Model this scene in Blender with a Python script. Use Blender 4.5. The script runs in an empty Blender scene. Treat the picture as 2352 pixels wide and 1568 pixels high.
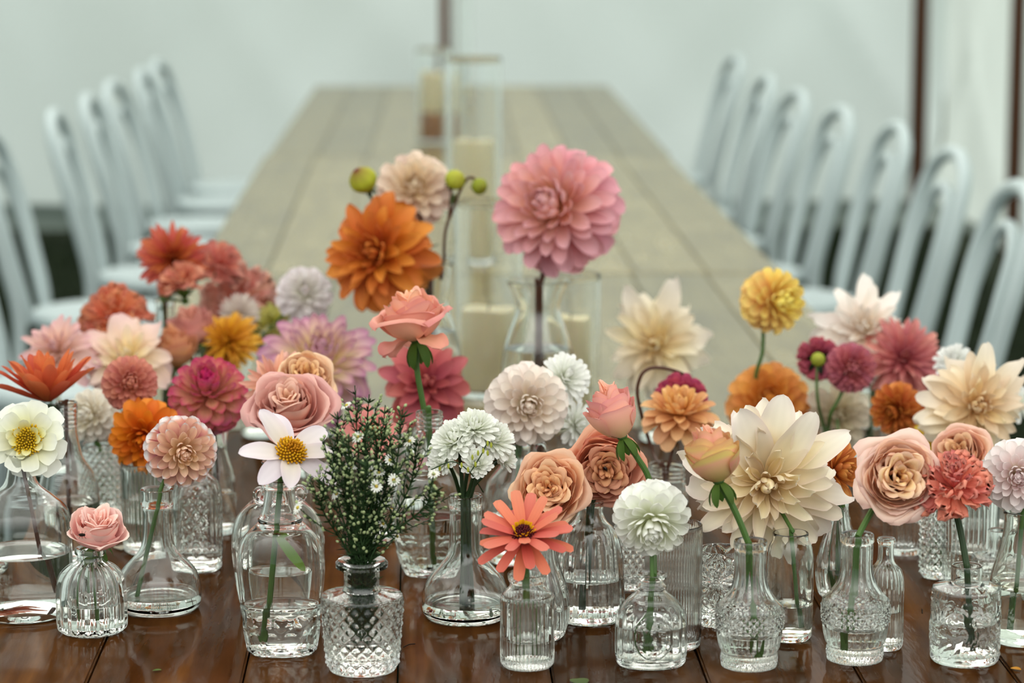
import bpy, bmesh, math, random
from mathutils import Vector, Matrix, Quaternion, noise

random.seed(7)
rnd = random.Random(11)
PI = math.pi
scene = bpy.context.scene
COL = scene.collection

# ------------------------------------------------------------------ camera, world, exposure
FPX = 6200.0                       # focal length in pixels of the 2352 x 1568 frame
TZ = 0.76                          # height of the table tops
CAM = Vector((0, 0, TZ + 0.80))
PITCH = math.atan(1008 / FPX)
YAW = math.atan(211 * math.cos(PITCH) / FPX)
FWD = Vector((math.sin(YAW) * math.cos(PITCH), math.cos(YAW) * math.cos(PITCH), -math.sin(PITCH)))
RGT = Vector((math.cos(YAW), -math.sin(YAW), 0))
UPV = RGT.cross(FWD)
cam_data = bpy.data.cameras.new('camera')
cam = bpy.data.objects.new('camera', cam_data)
COL.objects.link(cam)
cam.matrix_world = Matrix((
    (RGT.x, UPV.x, -FWD.x, CAM.x), (RGT.y, UPV.y, -FWD.y, CAM.y),
    (RGT.z, UPV.z, -FWD.z, CAM.z), (0, 0, 0, 1)))
cam_data.sensor_width = 36
cam_data.lens = FPX / 2352 * 36
cam_data.dof.use_dof = True
cam_data.dof.focus_distance = 2.98
cam_data.dof.aperture_fstop = 4.1
cam_data.clip_end = 200
scene.camera = cam

world = bpy.data.worlds.new('overcast')
scene.world = world
world.use_nodes = True
wn = world.node_tree
bg = wn.nodes['Background']
tc = wn.nodes.new('ShaderNodeTexCoord')
sep = wn.nodes.new('ShaderNodeSeparateXYZ')
ramp = wn.nodes.new('ShaderNodeValToRGB')
wn.links.new(tc.outputs['Generated'], sep.inputs[0])
wn.links.new(sep.outputs['Z'], ramp.inputs[0])
ramp.color_ramp.elements[0].position = 0.0
ramp.color_ramp.elements[0].color = (0.15, 0.17, 0.165, 1)
ramp.color_ramp.elements[1].position = 0.6
ramp.color_ramp.elements[1].color = (1.0, 1.0, 0.955, 1)
wn.links.new(ramp.outputs[0], bg.inputs[0])
bg.inputs[1].default_value = 2.1

scene.view_settings.view_transform = 'Standard'
scene.view_settings.look = 'None'
scene.view_settings.exposure = 0.62
scene.view_settings.gamma = 1.0
scene.view_settings.use_curve_mapping = False
cy = scene.cycles
cy.max_bounces = 22
cy.transmission_bounces = 22
cy.glossy_bounces = 6
cy.diffuse_bounces = 10
cy.transparent_max_bounces = 8
cy.use_denoising = True
cy.blur_glossy = 0.5


def ray(px, py):
    return FWD * FPX + RGT * (px - 1176) + UPV * (784 - py)


def at(px, py, z=TZ):
    """point of the horizontal plane z seen at a pixel of the photograph"""
    d = ray(px, py)
    return CAM + d * ((z - CAM.z) / d.z)


def deep(px, py, y):
    """point at distance y down the table seen at a pixel of the photograph"""
    d = ray(px, py)
    return CAM + d * ((y - CAM.y) / d.y)


def ppm(p):
    return FPX / (p - CAM).dot(FWD)


def lin(h):
    if isinstance(h, (tuple, list, Vector)):
        return Vector(h[:3])
    h = h.lstrip('#')
    c = [int(h[i:i + 2], 16) / 255 for i in (0, 2, 4)]
    return Vector([x / 12.92 if x <= .04045 else ((x + .055) / 1.055) ** 2.4 for x in c])


def lerp(a, b, t):
    return a + (b - a) * t


def smooth(t):
    t = max(0.0, min(1.0, t))
    return t * t * (3 - 2 * t)


# ------------------------------------------------------------------ materials
def mat(name):
    m = bpy.data.materials.new(name)
    m.use_nodes = True
    return m, m.node_tree.nodes, m.node_tree.links, m.node_tree.nodes['Principled BSDF']


def plain(name, color, rough=.5, spec=.4, **kw):
    m, n, l, b = mat(name)
    b.inputs['Base Color'].default_value = (*lin(color), 1)
    b.inputs['Roughness'].default_value = rough
    b.inputs['Specular IOR Level'].default_value = spec
    for k, v in kw.items():
        b.inputs[k].default_value = v
    return m


def petal_material():
    m, n, l, b = mat('petal')
    at_ = n.new('ShaderNodeAttribute'); at_.attribute_name = 'Col'
    oi = n.new('ShaderNodeObjectInfo')
    hs = n.new('ShaderNodeHueSaturation')
    mr = n.new('ShaderNodeMapRange'); mr.inputs[3].default_value = .88; mr.inputs[4].default_value = 1.06
    mh = n.new('ShaderNodeMapRange'); mh.inputs[3].default_value = .49; mh.inputs[4].default_value = .51
    l.new(oi.outputs['Random'], mr.inputs[0]); l.new(oi.outputs['Random'], mh.inputs[0])
    l.new(mr.outputs[0], hs.inputs['Value']); l.new(mh.outputs[0], hs.inputs['Hue'])
    l.new(at_.outputs['Color'], hs.inputs['Color'])
    l.new(hs.outputs[0], b.inputs['Base Color'])
    b.inputs['Roughness'].default_value = .55
    b.inputs['Specular IOR Level'].default_value = .22
    tr = n.new('ShaderNodeBsdfTranslucent')
    l.new(hs.outputs[0], tr.inputs[0])
    mx = n.new('ShaderNodeMixShader'); mx.inputs[0].default_value = .30
    l.new(b.outputs[0], mx.inputs[1]); l.new(tr.outputs[0], mx.inputs[2])
    l.new(mx.outputs[0], n['Material Output'].inputs[0])
    return m


def glass_material(name, tint=(.992, .998, .994), ior=1.47, rough=0.0, bump=0.0, bscale=60):
    m, n, l, b = mat(name)
    n.remove(b)
    g = n.new('ShaderNodeBsdfGlass')
    g.inputs['Color'].default_value = (*tint, 1)
    g.inputs['IOR'].default_value = ior
    g.inputs['Roughness'].default_value = rough
    if bump:
        t = n.new('ShaderNodeTexNoise'); t.inputs['Scale'].default_value = bscale
        c = n.new('ShaderNodeTexCoord'); l.new(c.outputs['Object'], t.inputs['Vector'])
        bp = n.new('ShaderNodeBump'); bp.inputs['Strength'].default_value = bump; bp.inputs['Distance'].default_value = .004
        l.new(t.outputs[0], bp.inputs['Height']); l.new(bp.outputs[0], g.inputs['Normal'])
    l.new(g.outputs[0], n['Material Output'].inputs[0])
    return m


def wood_material(name, dark, mid_, light, coat, rough, bump, cw):
    m, n, l, b = mat(name)
    tc = n.new('ShaderNodeTexCoord')
    oi = n.new('ShaderNodeObjectInfo')
    add = n.new('ShaderNodeVectorMath'); add.operation = 'ADD'
    sc = n.new('ShaderNodeVectorMath'); sc.operation = 'SCALE'; sc.inputs['Scale'].default_value = 37
    cb = n.new('ShaderNodeCombineXYZ')
    l.new(oi.outputs['Random'], cb.inputs[0]); l.new(oi.outputs['Random'], cb.inputs[1])
    l.new(cb.outputs[0], sc.inputs[0]); l.new(tc.outputs['Object'], add.inputs[0]); l.new(sc.outputs[0], add.inputs[1])
    mp = n.new('ShaderNodeMapping'); mp.inputs['Scale'].default_value = (26, 1.6, 26)
    l.new(add.outputs[0], mp.inputs[0])
    t1 = n.new('ShaderNodeTexNoise'); t1.inputs['Scale'].default_value = 1.0; t1.inputs['Detail'].default_value = 7; t1.inputs['Distortion'].default_value = 1.4
    l.new(mp.outputs[0], t1.inputs[0])
    mp2 = n.new('ShaderNodeMapping'); mp2.inputs['Scale'].default_value = (7, 3.2, 7)
    l.new(add.outputs[0], mp2.inputs[0])
    t2 = n.new('ShaderNodeTexNoise'); t2.inputs['Scale'].default_value = 1.0; t2.inputs['Detail'].default_value = 4
    l.new(mp2.outputs[0], t2.inputs[0])
    r1 = n.new('ShaderNodeValToRGB')
    e = r1.color_ramp.elements
    e[0].position = .32; e[0].color = (*lin(dark), 1)
    e[1].position = .70; e[1].color = (*lin(light), 1)
    mid = e.new(.5); mid.color = (*lin(mid_), 1)
    mx = n.new('ShaderNodeMix'); mx.data_type = 'FLOAT'; mx.inputs[0].default_value = .55
    l.new(t1.outputs[0], mx.inputs[2]); l.new(t2.outputs[0], mx.inputs[3])
    l.new(mx.outputs[0], r1.inputs[0])
    hs = n.new('ShaderNodeHueSaturation')
    mr = n.new('ShaderNodeMapRange'); mr.inputs[3].default_value = .75; mr.inputs[4].default_value = 1.25
    l.new(oi.outputs['Random'], mr.inputs[0]); l.new(mr.outputs[0], hs.inputs['Value'])
    l.new(r1.outputs[0], hs.inputs['Color'])
    l.new(hs.outputs[0], b.inputs['Base Color'])
    b.inputs['Roughness'].default_value = .4
    b.inputs['Coat Weight'].default_value = cw
    b.inputs['Coat Roughness'].default_value = rough
    b.inputs['Coat IOR'].default_value = coat
    b.inputs['Specular IOR Level'].default_value = 0.0
    t3 = n.new('ShaderNodeTexNoise'); t3.inputs['Scale'].default_value = 1.0; t3.inputs['Detail'].default_value = 3
    mp3 = n.new('ShaderNodeMapping'); mp3.inputs['Scale'].default_value = (120, 22, 60)
    l.new(add.outputs[0], mp3.inputs[0]); l.new(mp3.outputs[0], t3.inputs[0])
    bp = n.new('ShaderNodeBump'); bp.inputs['Strength'].default_value = bump; bp.inputs['Distance'].default_value = .002
    l.new(t3.outputs[0], bp.inputs['Height'])
    l.new(bp.outputs[0], b.inputs['Normal']); l.new(bp.outputs[0], b.inputs['Coat Normal'])
    return m


def fabric_material(name, color, trans):
    m, n, l, b = mat(name)
    b.inputs['Base Color'].default_value = (*color, 1)
    b.inputs['Roughness'].default_value = .75
    b.inputs['Specular IOR Level'].default_value = .2
    t = n.new('ShaderNodeBsdfTranslucent'); t.inputs[0].default_value = (*color, 1)
    mx = n.new('ShaderNodeMixShader'); mx.inputs[0].default_value = trans
    l.new(b.outputs[0], mx.inputs[1]); l.new(t.outputs[0], mx.inputs[2])
    l.new(mx.outputs[0], n['Material Output'].inputs[0])
    return m


def grass_material():
    m, n, l, b = mat('grass')
    t = n.new('ShaderNodeTexNoise'); t.inputs['Scale'].default_value = 14; t.inputs['Detail'].default_value = 5
    c = n.new('ShaderNodeTexCoord'); l.new(c.outputs['Object'], t.inputs[0])
    r = n.new('ShaderNodeValToRGB')
    r.color_ramp.elements[0].color = (.002, .006, .0008, 1); r.color_ramp.elements[0].position = .3
    r.color_ramp.elements[1].color = (.010, .018, .003, 1); r.color_ramp.elements[1].position = .75
    l.new(t.outputs[0], r.inputs[0]); l.new(r.outputs[0], b.inputs['Base Color'])
    b.inputs['Roughness'].default_value = .9; b.inputs['Specular IOR Level'].default_value = .1
    return m


M_PETAL = petal_material()
M_GLASS = glass_material('clear_glass')
M_GLASS_WAVY = glass_material('wavy_glass', (.985, .995, .98), bump=.12, bscale=38)
M_GLASS_TEXT = glass_material('embossed_glass', (.98, .995, .99), bump=.55, bscale=150)
M_WATER = glass_material('water', (.985, .99, .98), 1.333)
M_WOOD = wood_material('dark_varnished_wood', '221306', '422711', '64401d', 1.30, .08, .14, .30)
M_WOOD2 = wood_material('pale_oiled_wood', '6e6044', '82744c', '988a62', 1.42, .22, .05, 1.0)
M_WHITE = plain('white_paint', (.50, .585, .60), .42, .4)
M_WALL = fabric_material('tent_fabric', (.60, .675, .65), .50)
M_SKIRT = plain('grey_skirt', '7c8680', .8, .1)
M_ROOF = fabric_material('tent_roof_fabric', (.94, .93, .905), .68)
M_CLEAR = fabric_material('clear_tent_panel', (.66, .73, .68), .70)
M_GRASS = grass_material()
M_POLE = plain('dark_timber', '45250c', .55, .3)
M_POLE2 = plain('brown_timber', '5e3416', .55, .3)
M_WAX = plain('candle_wax', '#eadfba', .5, .3, **{'Subsurface Weight': .3, 'Subsurface Radius': (.02, .014, .006)})
M_BLOCK = plain('oak_block', '9a6a42', .5, .3)
M_WICK = plain('wick', '1c1712', .8, .1)
M_STEM = plain('green_stem', '42602a', .5, .3)
M_STEMDK = plain('dark_green_stem', '23381a', .5, .3)
M_STEMBR = plain('brown_stem', '4a2a1a', .5, .3)
M_LEAF = plain('leaf_green', '35501c', .5, .3)
M_BUD = plain('bud_green', '9fa63a', .5, .3)
M_EYE = plain('floret_yellow', 'e0a41c', .6, .2)
M_ASTERLEAF = plain('aster_leaf', '22381a', .6, .2)
M_ASTERBUD = plain('aster_bud', '9aa878', .6, .2)


# ------------------------------------------------------------------ object helpers
def put(name, verts, faces, material, parent=None, colors=None, smooth_=True, matrix=None, origin=None):
    me = bpy.data.meshes.new(name)
    if origin is not None:
        verts = [Vector(v) - origin for v in verts]
    me.from_pydata([tuple(v) for v in verts], [], faces)
    if smooth_:
        me.polygons.foreach_set('use_smooth', [True] * len(me.polygons))
    if colors:
        a = me.color_attributes.new('Col', 'FLOAT_COLOR', 'POINT')
        a.data.foreach_set('color', [x for c in colors for x in (c[0], c[1], c[2], 1.0)])
    me.materials.append(material)
    me.update()
    if smooth_ and not colors:
        me.set_sharp_from_angle(angle=math.radians(38))
    return place(name, me, parent, matrix)


def place(name, me, parent=None, matrix=None):
    o = bpy.data.objects.new(name, me)
    COL.objects.link(o)
    if parent is not None:
        o.parent = parent
    if matrix is not None:
        o.matrix_basis = matrix
    return o


def empty(name, loc, label, cat, group=None):
    o = bpy.data.objects.new(name, None)
    COL.objects.link(o)
    o.location = loc
    o.empty_display_size = .02
    tag(o, label, cat, group)
    return o


def tag(o, label=None, cat=None, group=None, kind=None):
    if label: o['label'] = label
    if cat: o['category'] = cat
    if group: o['group'] = group
    if kind: o['kind'] = kind
    return o


def box(x0, x1, y0, y1, z0, z1, bev=0.0):
    bm = bmesh.new()
    bmesh.ops.create_cube(bm, size=1)
    for v in bm.verts:
        v.co = Vector((lerp(x0, x1, v.co.x + .5), lerp(y0, y1, v.co.y + .5), lerp(z0, z1, v.co.z + .5)))
    if bev:
        bmesh.ops.bevel(bm, geom=list(bm.edges), offset=bev, segments=2, affect='EDGES', clamp_overlap=True)
    vs = [v.co.copy() for v in bm.verts]
    bm.verts.index_update()
    fs = [[v.index for v in f.verts] for f in bm.faces]
    bm.free()
    return vs, fs


def spline(pts, n=6):
    """Catmull-Rom through points"""
    pts = [Vector(p) for p in pts]
    out = []
    for i in range(len(pts) - 1):
        p0 = pts[i - 1] if i else pts[0] * 2 - pts[1]
        p1, p2 = pts[i], pts[i + 1]
        p3 = pts[i + 2] if i + 2 < len(pts) else p2 * 2 - p1
        for k in range(n):
            t = k / n
            out.append(.5 * ((2 * p1) + (p2 - p0) * t + (2 * p0 - 5 * p1 + 4 * p2 - p3) * t * t + (3 * p1 - p0 - 3 * p2 + p3) * t ** 3))
    out.append(pts[-1])
    return out


def tube(path, rad, sides=8, caps=True):
    """tube along a list of points; rad is a number or a function of 0..1"""
    vs, fs = [], []
    n = len(path)
    prev = None
    for i, p in enumerate(path):
        d = (path[min(i + 1, n - 1)] - path[max(i - 1, 0)])
        d = d.normalized() if d.length > 1e-9 else Vector((0, 0, 1))
        if prev is None:
            a = d.orthogonal().normalized()
        else:
            a = prev - d * prev.dot(d)
            a = a.normalized() if a.length > 1e-6 else d.orthogonal().normalized()
        prev = a
        b = d.cross(a)
        r = rad(i / (n - 1)) if callable(rad) else rad
        for k in range(sides):
            th = 2 * PI * k / sides
            vs.append(p + a * (r * math.cos(th)) + b * (r * math.sin(th)))
    for i in range(n - 1):
        for k in range(sides):
            k2 = (k + 1) % sides
            fs.append([i * sides + k, i * sides + k2, (i + 1) * sides + k2, (i + 1) * sides + k])
    if caps:
        fs.append(list(range(sides))[::-1])
        fs.append(list(range((n - 1) * sides, n * sides)))
    return vs, fs


def merge(parts):
    vs, fs = [], []
    for v, f in parts:
        o = len(vs)
        vs += list(v)
        fs += [[i + o for i in q] for q in f]
    return vs, fs


def frame(axis):
    axis = axis.normalized()
    x = Vector((1, 0, 0)) if abs(axis.x) < .9 else Vector((0, 0, 1))
    x = (x - axis * axis.dot(x)).normalized()
    return x, axis.cross(x), axis

# ------------------------------------------------------------------ the tent
BACK_Y = at(1000, 540, 0).y + .15
RIGHT_X = 2.50
LEFT_X = -3.3


def cloth_wall(name, p0, p1, height, material, seed, amp=.10, nu=110, nv=40, hem=True):
    """hanging fabric between two ground points with soft slanting folds, thickness by a hem tube"""
    p0, p1 = Vector(p0), Vector(p1)
    d = (p1 - p0)
    ln = d.length
    d.normalize()
    nrm = Vector((-d.y, d.x, 0))
    vs, fs = [], []
    for j in range(nv + 1):
        z = height * j / nv
        for i in range(nu + 1):
            s = ln * i / nu
            q = s * .75 + z * .5
            q2 = s * .6 - z * .55
            w = amp * (noise.noise(Vector((q * 1.1, seed, z * .15))) * 1.6 + noise.noise(Vector((q2 * 1.3, seed + 9, z * .2))) * 1.2
                       + .35 * noise.noise(Vector((s * 3, seed + 4, z * .5))))
            cr_ = noise.noise(Vector((q * .9 + 3, seed + 21, z * .1)))
            w += .05 * math.exp(-(cr_ / .07) ** 2) - .04 * math.exp(-(noise.noise(Vector((q2 * .8, seed + 33, 1))) / .09) ** 2)
            w += .02 * math.exp(-((z - 2.62) / .03) ** 2)
            vs.append(p0 + d * s + nrm * w + Vector((0, 0, .14 + z)))
    for j in range(nv):
        for i in range(nu):
            a = j * (nu + 1) + i
            fs.append([a, a + 1, a + nu + 2, a + nu + 1])
    o = put(name, vs, fs, material)
    tag(o, kind='structure')
    return o


def skirt(name, p0, p1):
    p0, p1 = Vector(p0), Vector(p1)
    vs, fs = [], []
    for i in range(61):
        p = p0.lerp(p1, i / 60)
        w = .02 * math.sin(i * .9) + .02 * noise.noise(Vector((i * .3, 5, 1)))
        nrm = Vector((-(p1 - p0).y, (p1 - p0).x, 0)).normalized()
        for z, k in ((0, .06), (.05, .02), (.17, 0)):
            vs.append(p - nrm * (w + k) + Vector((0, 0, z)))
    for i in range(60):
        for k in range(2):
            a = i * 3 + k
            fs.append([a, a + 1, a + 4, a + 3])
    tag(put(name, vs, fs, M_SKIRT), kind='structure')


skirt('trim_1', (LEFT_X, BACK_Y + .2, 0), (RIGHT_X + .2, BACK_Y + .2, 0))
skirt('trim_2', (RIGHT_X + .2, BACK_Y + .2, 0), (RIGHT_X + .2, 2.0, 0))
skirt('trim_3', (LEFT_X - .2, 1.0, 0), (LEFT_X - .2, BACK_Y + .2, 0))
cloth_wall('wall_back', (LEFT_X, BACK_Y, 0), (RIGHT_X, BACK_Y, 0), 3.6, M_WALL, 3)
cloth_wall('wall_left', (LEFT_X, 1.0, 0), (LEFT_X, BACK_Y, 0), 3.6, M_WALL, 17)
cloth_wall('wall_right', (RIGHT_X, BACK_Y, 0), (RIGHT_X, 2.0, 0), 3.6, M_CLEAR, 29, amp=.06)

rv, rf = [], []
RP = [(LEFT_X - .2, 3.35), ((LEFT_X + RIGHT_X) / 2, 4.5), (RIGHT_X + .2, 3.35)]
for k, yy in enumerate((.6, 4.5, 9.0, BACK_Y + .3)):
    for q in range(2):
        (xa, za), (xb, zb) = RP[q], RP[q + 1]
        for m in range(9 if q == 0 else 8):
            t = (m if q == 0 else m + 1) / 8
            rv.append(Vector((lerp(xa, xb, t), yy, lerp(za, zb, t) - .12 * math.sin(PI * t))))
for k in range(3):
    for m in range(16):
        a_ = k * 17 + m
        rf.append([a_, a_ + 1, a_ + 18, a_ + 17])
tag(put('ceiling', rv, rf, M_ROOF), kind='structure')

vs, fs = box(-14, 14, -4, 22, -.1, 0)
tag(put('ground', vs, fs, M_GRASS, smooth_=False), kind='structure')
gv, gf = [], []
for k in range(26000):
    x = rnd.uniform(-2.6, 2.38); y = rnd.uniform(4.5, BACK_Y)
    a = rnd.uniform(0, 2 * PI); h = rnd.uniform(.02, .05); w = .003
    dx, dy = math.cos(a) * w, math.sin(a) * w
    o = len(gv)
    gv += [Vector((x - dx, y - dy, 0)), Vector((x + dx, y + dy, 0)), Vector((x + rnd.uniform(-.015, .015), y + rnd.uniform(-.015, .015), h))]
    gf.append([o, o + 1, o + 2])
tag(put('grass', gv, gf, M_GRASS, smooth_=False), 'dark green lawn grass under the tables and chairs', 'grass', kind='stuff')


def pole(px, y, r, material, label, z1=3.7, taper=1.0):
    p = deep(px, 100, y)
    e = empty('tent_pole', Vector((p.x, y, 0)), label, 'pole', 'timber tent poles')
    v, f = tube([Vector((0, 0, z1 * i / 6)) for i in range(7)], lambda t: r * (1 + .06 * math.sin(9 * t)), 14)
    put('shaft', v, f, material, e)
    v, f = tube([Vector((0, 0, z1 - .30)), Vector((0, 0, z1 - .22))], r * 1.12, 14)
    put('collar', v, f, M_WICK, e)
    v, f = tube([Vector((0, 0, 0)), Vector((0, 0, .03)), Vector((0, 0, .05))], r * 1.5, 14)
    put('foot', v, f, M_WICK, e)
    return e


pole(2114, BACK_Y - .20, .038, M_POLE, 'thick dark timber tent pole standing in the right rear corner')
pole(1021, BACK_Y - .20, .024, M_POLE2, 'slim brown tent pole behind the far end of the table')
pole(2338, at(2338, 690, 0).y, .030, M_POLE, 'dark tent pole at the right edge behind the nearest white chairs')

# ------------------------------------------------------------------ the three long tables, every plank a part
TX0, TX1 = at(-140, 1540).x, at(2670, 1540).x
PW = (TX1 - TX0) / 8


def dining_table(y0, y1, x0, n, pw, label, rot=0.0, wood=None):
    wood = wood or M_WOOD2
    c = Vector((x0 + n * pw / 2, y0, 0))
    e = empty('dining_table', c, label, 'table', 'long farm tables set end to end')
    e.rotation_euler = (0, 0, rot)
    ln = y1 - y0
    me = None
    for i in range(n):
        xa = -n * pw / 2 + i * pw
        v, f = box(-pw / 2 + .0011, pw / 2 - .0011, 0, ln, -.032, 0, .0022)
        if me is None:
            o = put('plank', v, f, wood, e, smooth_=False)
            me = o.data
        else:
            o = place('plank', me, e)
        o.location = (xa + pw / 2, 0, TZ + rnd.uniform(-.0004, .0004))
    hw = n * pw / 2
    for yy in (.18, ln - .18):
        for s in (-1, 1):
            v, f = box(s * (hw - .14) - .04, s * (hw - .14) + .04, yy - .04, yy + .04, 0, TZ - .033, .004)
            put('leg', v, f, wood, e, smooth_=False)
    for s in (-1, 1):
        v, f = box(s * (hw - .14) - .012, s * (hw - .14) + .012, .22, ln - .22, TZ - .14, TZ - .033)
        put('apron', v, f, wood, e, smooth_=False)
    return e


YA = at(1000, 630).y
YB = at(1000, 356).y
YC = at(1000, 197).y
Y0 = at(1000, 985).y
dining_table(2.35, Y0 - .003, TX0, 8, PW, 'dark brown varnished farm table in front carrying all the bud vases', wood=M_WOOD)
dining_table(Y0 + .003, YA - .004, TX0, 8, PW, 'pale farm table just behind the flowers carrying the nearest candle vases')
dining_table(YA + .004, YB - .004, TX0 + .01, 8, PW, 'pale farm table in the middle of the row between the chairs')
dining_table(YB + .004, YC, TX0 + .02, 8, PW, 'pale farm table at the far end below the white tent wall', rot=-.008)


# ------------------------------------------------------------------ white bentwood chairs
def chair_parts():
    P = {}
    outer = [(-.205, -.245, 0), (-.195, -.215, .25), (-.185, -.20, .46), (-.195, -.23, .62), (-.202, -.265, .76), (-.17, -.30, .885), (-.09, -.315, .935),
             (0, -.32, .947), (.09, -.315, .935), (.17, -.30, .885), (.202, -.265, .76), (.195, -.23, .62), (.185, -.20, .46), (.195, -.215, .25), (.205, -.245, 0)]
    P['back_hoop'] = tube(spline(outer, 5), .0185, 10)
    inner = [(-.105, -.185, .455), (-.115, -.215, .58), (-.12, -.25, .72), (-.09, -.283, .825), (0, -.295, .865), (.09, -.283, .825), (.12, -.25, .72), (.115, -.215, .58), (.105, -.185, .455)]
    P['inner_hoop'] = tube(spline(inner, 5), .0145, 10)
    vs, fs = [], []
    prof = [(0, .470), (.14, .468), (.185, .472), (.203, .476), (.208, .468), (.208, .452), (.200, .444), (0, .444)]
    seg = 32
    for r, z in prof:
        for k in range(seg):
            a = 2 * PI * k / seg
            vs.append(Vector((r * math.cos(a), r * 1.0 * math.sin(a) * (1.02 if math.sin(a) > 0 else .98), z)))
    for i in range(len(prof) - 1):
        for k in range(seg):
            k2 = (k + 1) % seg
            fs.append([i * seg + k, i * seg + k2, (i + 1) * seg + k2, (i + 1) * seg + k])
    P['seat'] = (vs, fs)
    for s in (-1, 1):
        P['leg%d' % s] = tube(spline([(s * .15, .15, .45), (s * .17, .18, .25), (s * .195, .215, 0)], 5), lambda t: lerp(.0175, .0125, t), 10)
    ring = [(.158 * math.cos(2 * PI * k / 28), .158 * math.sin(2 * PI * k / 28), .20) for k in range(29)]
    P['stretcher'] = tube([Vector(p) for p in ring], .009, 8)
    return P


CHAIR = {}


def chair(px, py, rz, label, group):
    p = at(px, py, .947)
    q = Vector((0, -.30, 0))
    q.rotate(Quaternion((0, 0, 1), rz))
    e = empty('bentwood_chair', Vector((p.x - q.x, p.y - q.y, 0)), label, 'chair', group)
    e.rotation_euler = (0, 0, rz)
    if not CHAIR:
        for k, (v, f) in chair_parts().items():
            nm = 'leg' if k.startswith('leg') else k
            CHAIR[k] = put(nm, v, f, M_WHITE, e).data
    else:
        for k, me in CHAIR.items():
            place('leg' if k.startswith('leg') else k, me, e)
    return e


ordw = ['nearest', 'second', 'third', 'fourth', 'fifth', 'sixth', 'seventh', 'farthest']
RC = [(2326, 432), (2176, 352), (2048, 292), (1920, 255), (1822, 215), (1752, 180), (1682, 134)]
for i, (x, y) in enumerate(RC):
    w = 'farthest' if i == len(RC) - 1 else ordw[i]
    chair(x, y, PI / 2 + rnd.uniform(-.02, .09), 'white bentwood chair %s in the row right of the table' % w, 'white chairs right of the table')
LC = [(-150, 405), (-22, 310), (136, 262), (212, 226), (268, 194), (334, 166), (370, 146)]
for i, (x, y) in enumerate(LC):
    w = 'farthest' if i == len(LC) - 1 else ordw[i]
    chair(x, y, -PI / 2 - rnd.uniform(-.02, .09), 'white bentwood chair %s in the row left of the table' % w, 'white chairs left of the table')

# ------------------------------------------------------------------ glass vessels
# A profile is a list of (image row of the ring centre, half width in image pixels[, True for a sharp edge]),
# read at the axis of the vessel from its base upward and turned into metres at the vessel's own distance.
JARS = {}


def catmull_profile(pts, n=7):
    runs, cur = [], [pts[0]]
    for p in pts[1:]:
        cur.append(p)
        if len(p) > 2 and p[2]:
            runs.append(cur); cur = [p]
    if len(cur) > 1:
        runs.append(cur)
    out = []
    for r in runs:
        a = [Vector((p[0], p[1], 0)) for p in r]
        if len(a) == 2:
            m = max(2, min(12, int((a[1] - a[0]).length / .005)))
            s = [a[0].lerp(a[1], k / m) for k in range(m + 1)]
        else:
            s = []
            for i in range(len(a) - 1):       # monotone-ish: limited tangents
                p1, p2 = a[i], a[i + 1]
                m1 = (a[i + 1] - a[i - 1]) * .5 if i else (p2 - p1)
                m2 = (a[i + 2] - a[i]) * .5 if i + 2 < len(a) else (p2 - p1)
                L = (p2 - p1).length
                if m1.length > 1e-9: m1 = m1.normalized() * L
                if m2.length > 1e-9: m2 = m2.normalized() * L
                k_ = max(2, min(n, int(L / .0025)))
                for k in range(k_):
                    t = k / k_
                    s.append((2 * t ** 3 - 3 * t * t + 1) * p1 + (t ** 3 - 2 * t * t + t) * m1 + (-2 * t ** 3 + 3 * t * t) * p2 + (t ** 3 - t * t) * m2)
            s.append(a[-1])
        out += s if not out else s[1:]
    return [(p.x, p.y) for p in out]


def section(kind, th, r):
    """plan of the vessel: round, flat flask, rounded square"""
    c, s = math.cos(th), math.sin(th)
    if kind == 'flat':
        return c, s * .62
    if kind == 'oval':
        return c, s * .74
    if kind == 'square':
        n = 5.0
        k = (abs(c) ** n + abs(s) ** n) ** (-1 / n)
        return c * k * .93, s * k * .93
    return c, s


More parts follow.
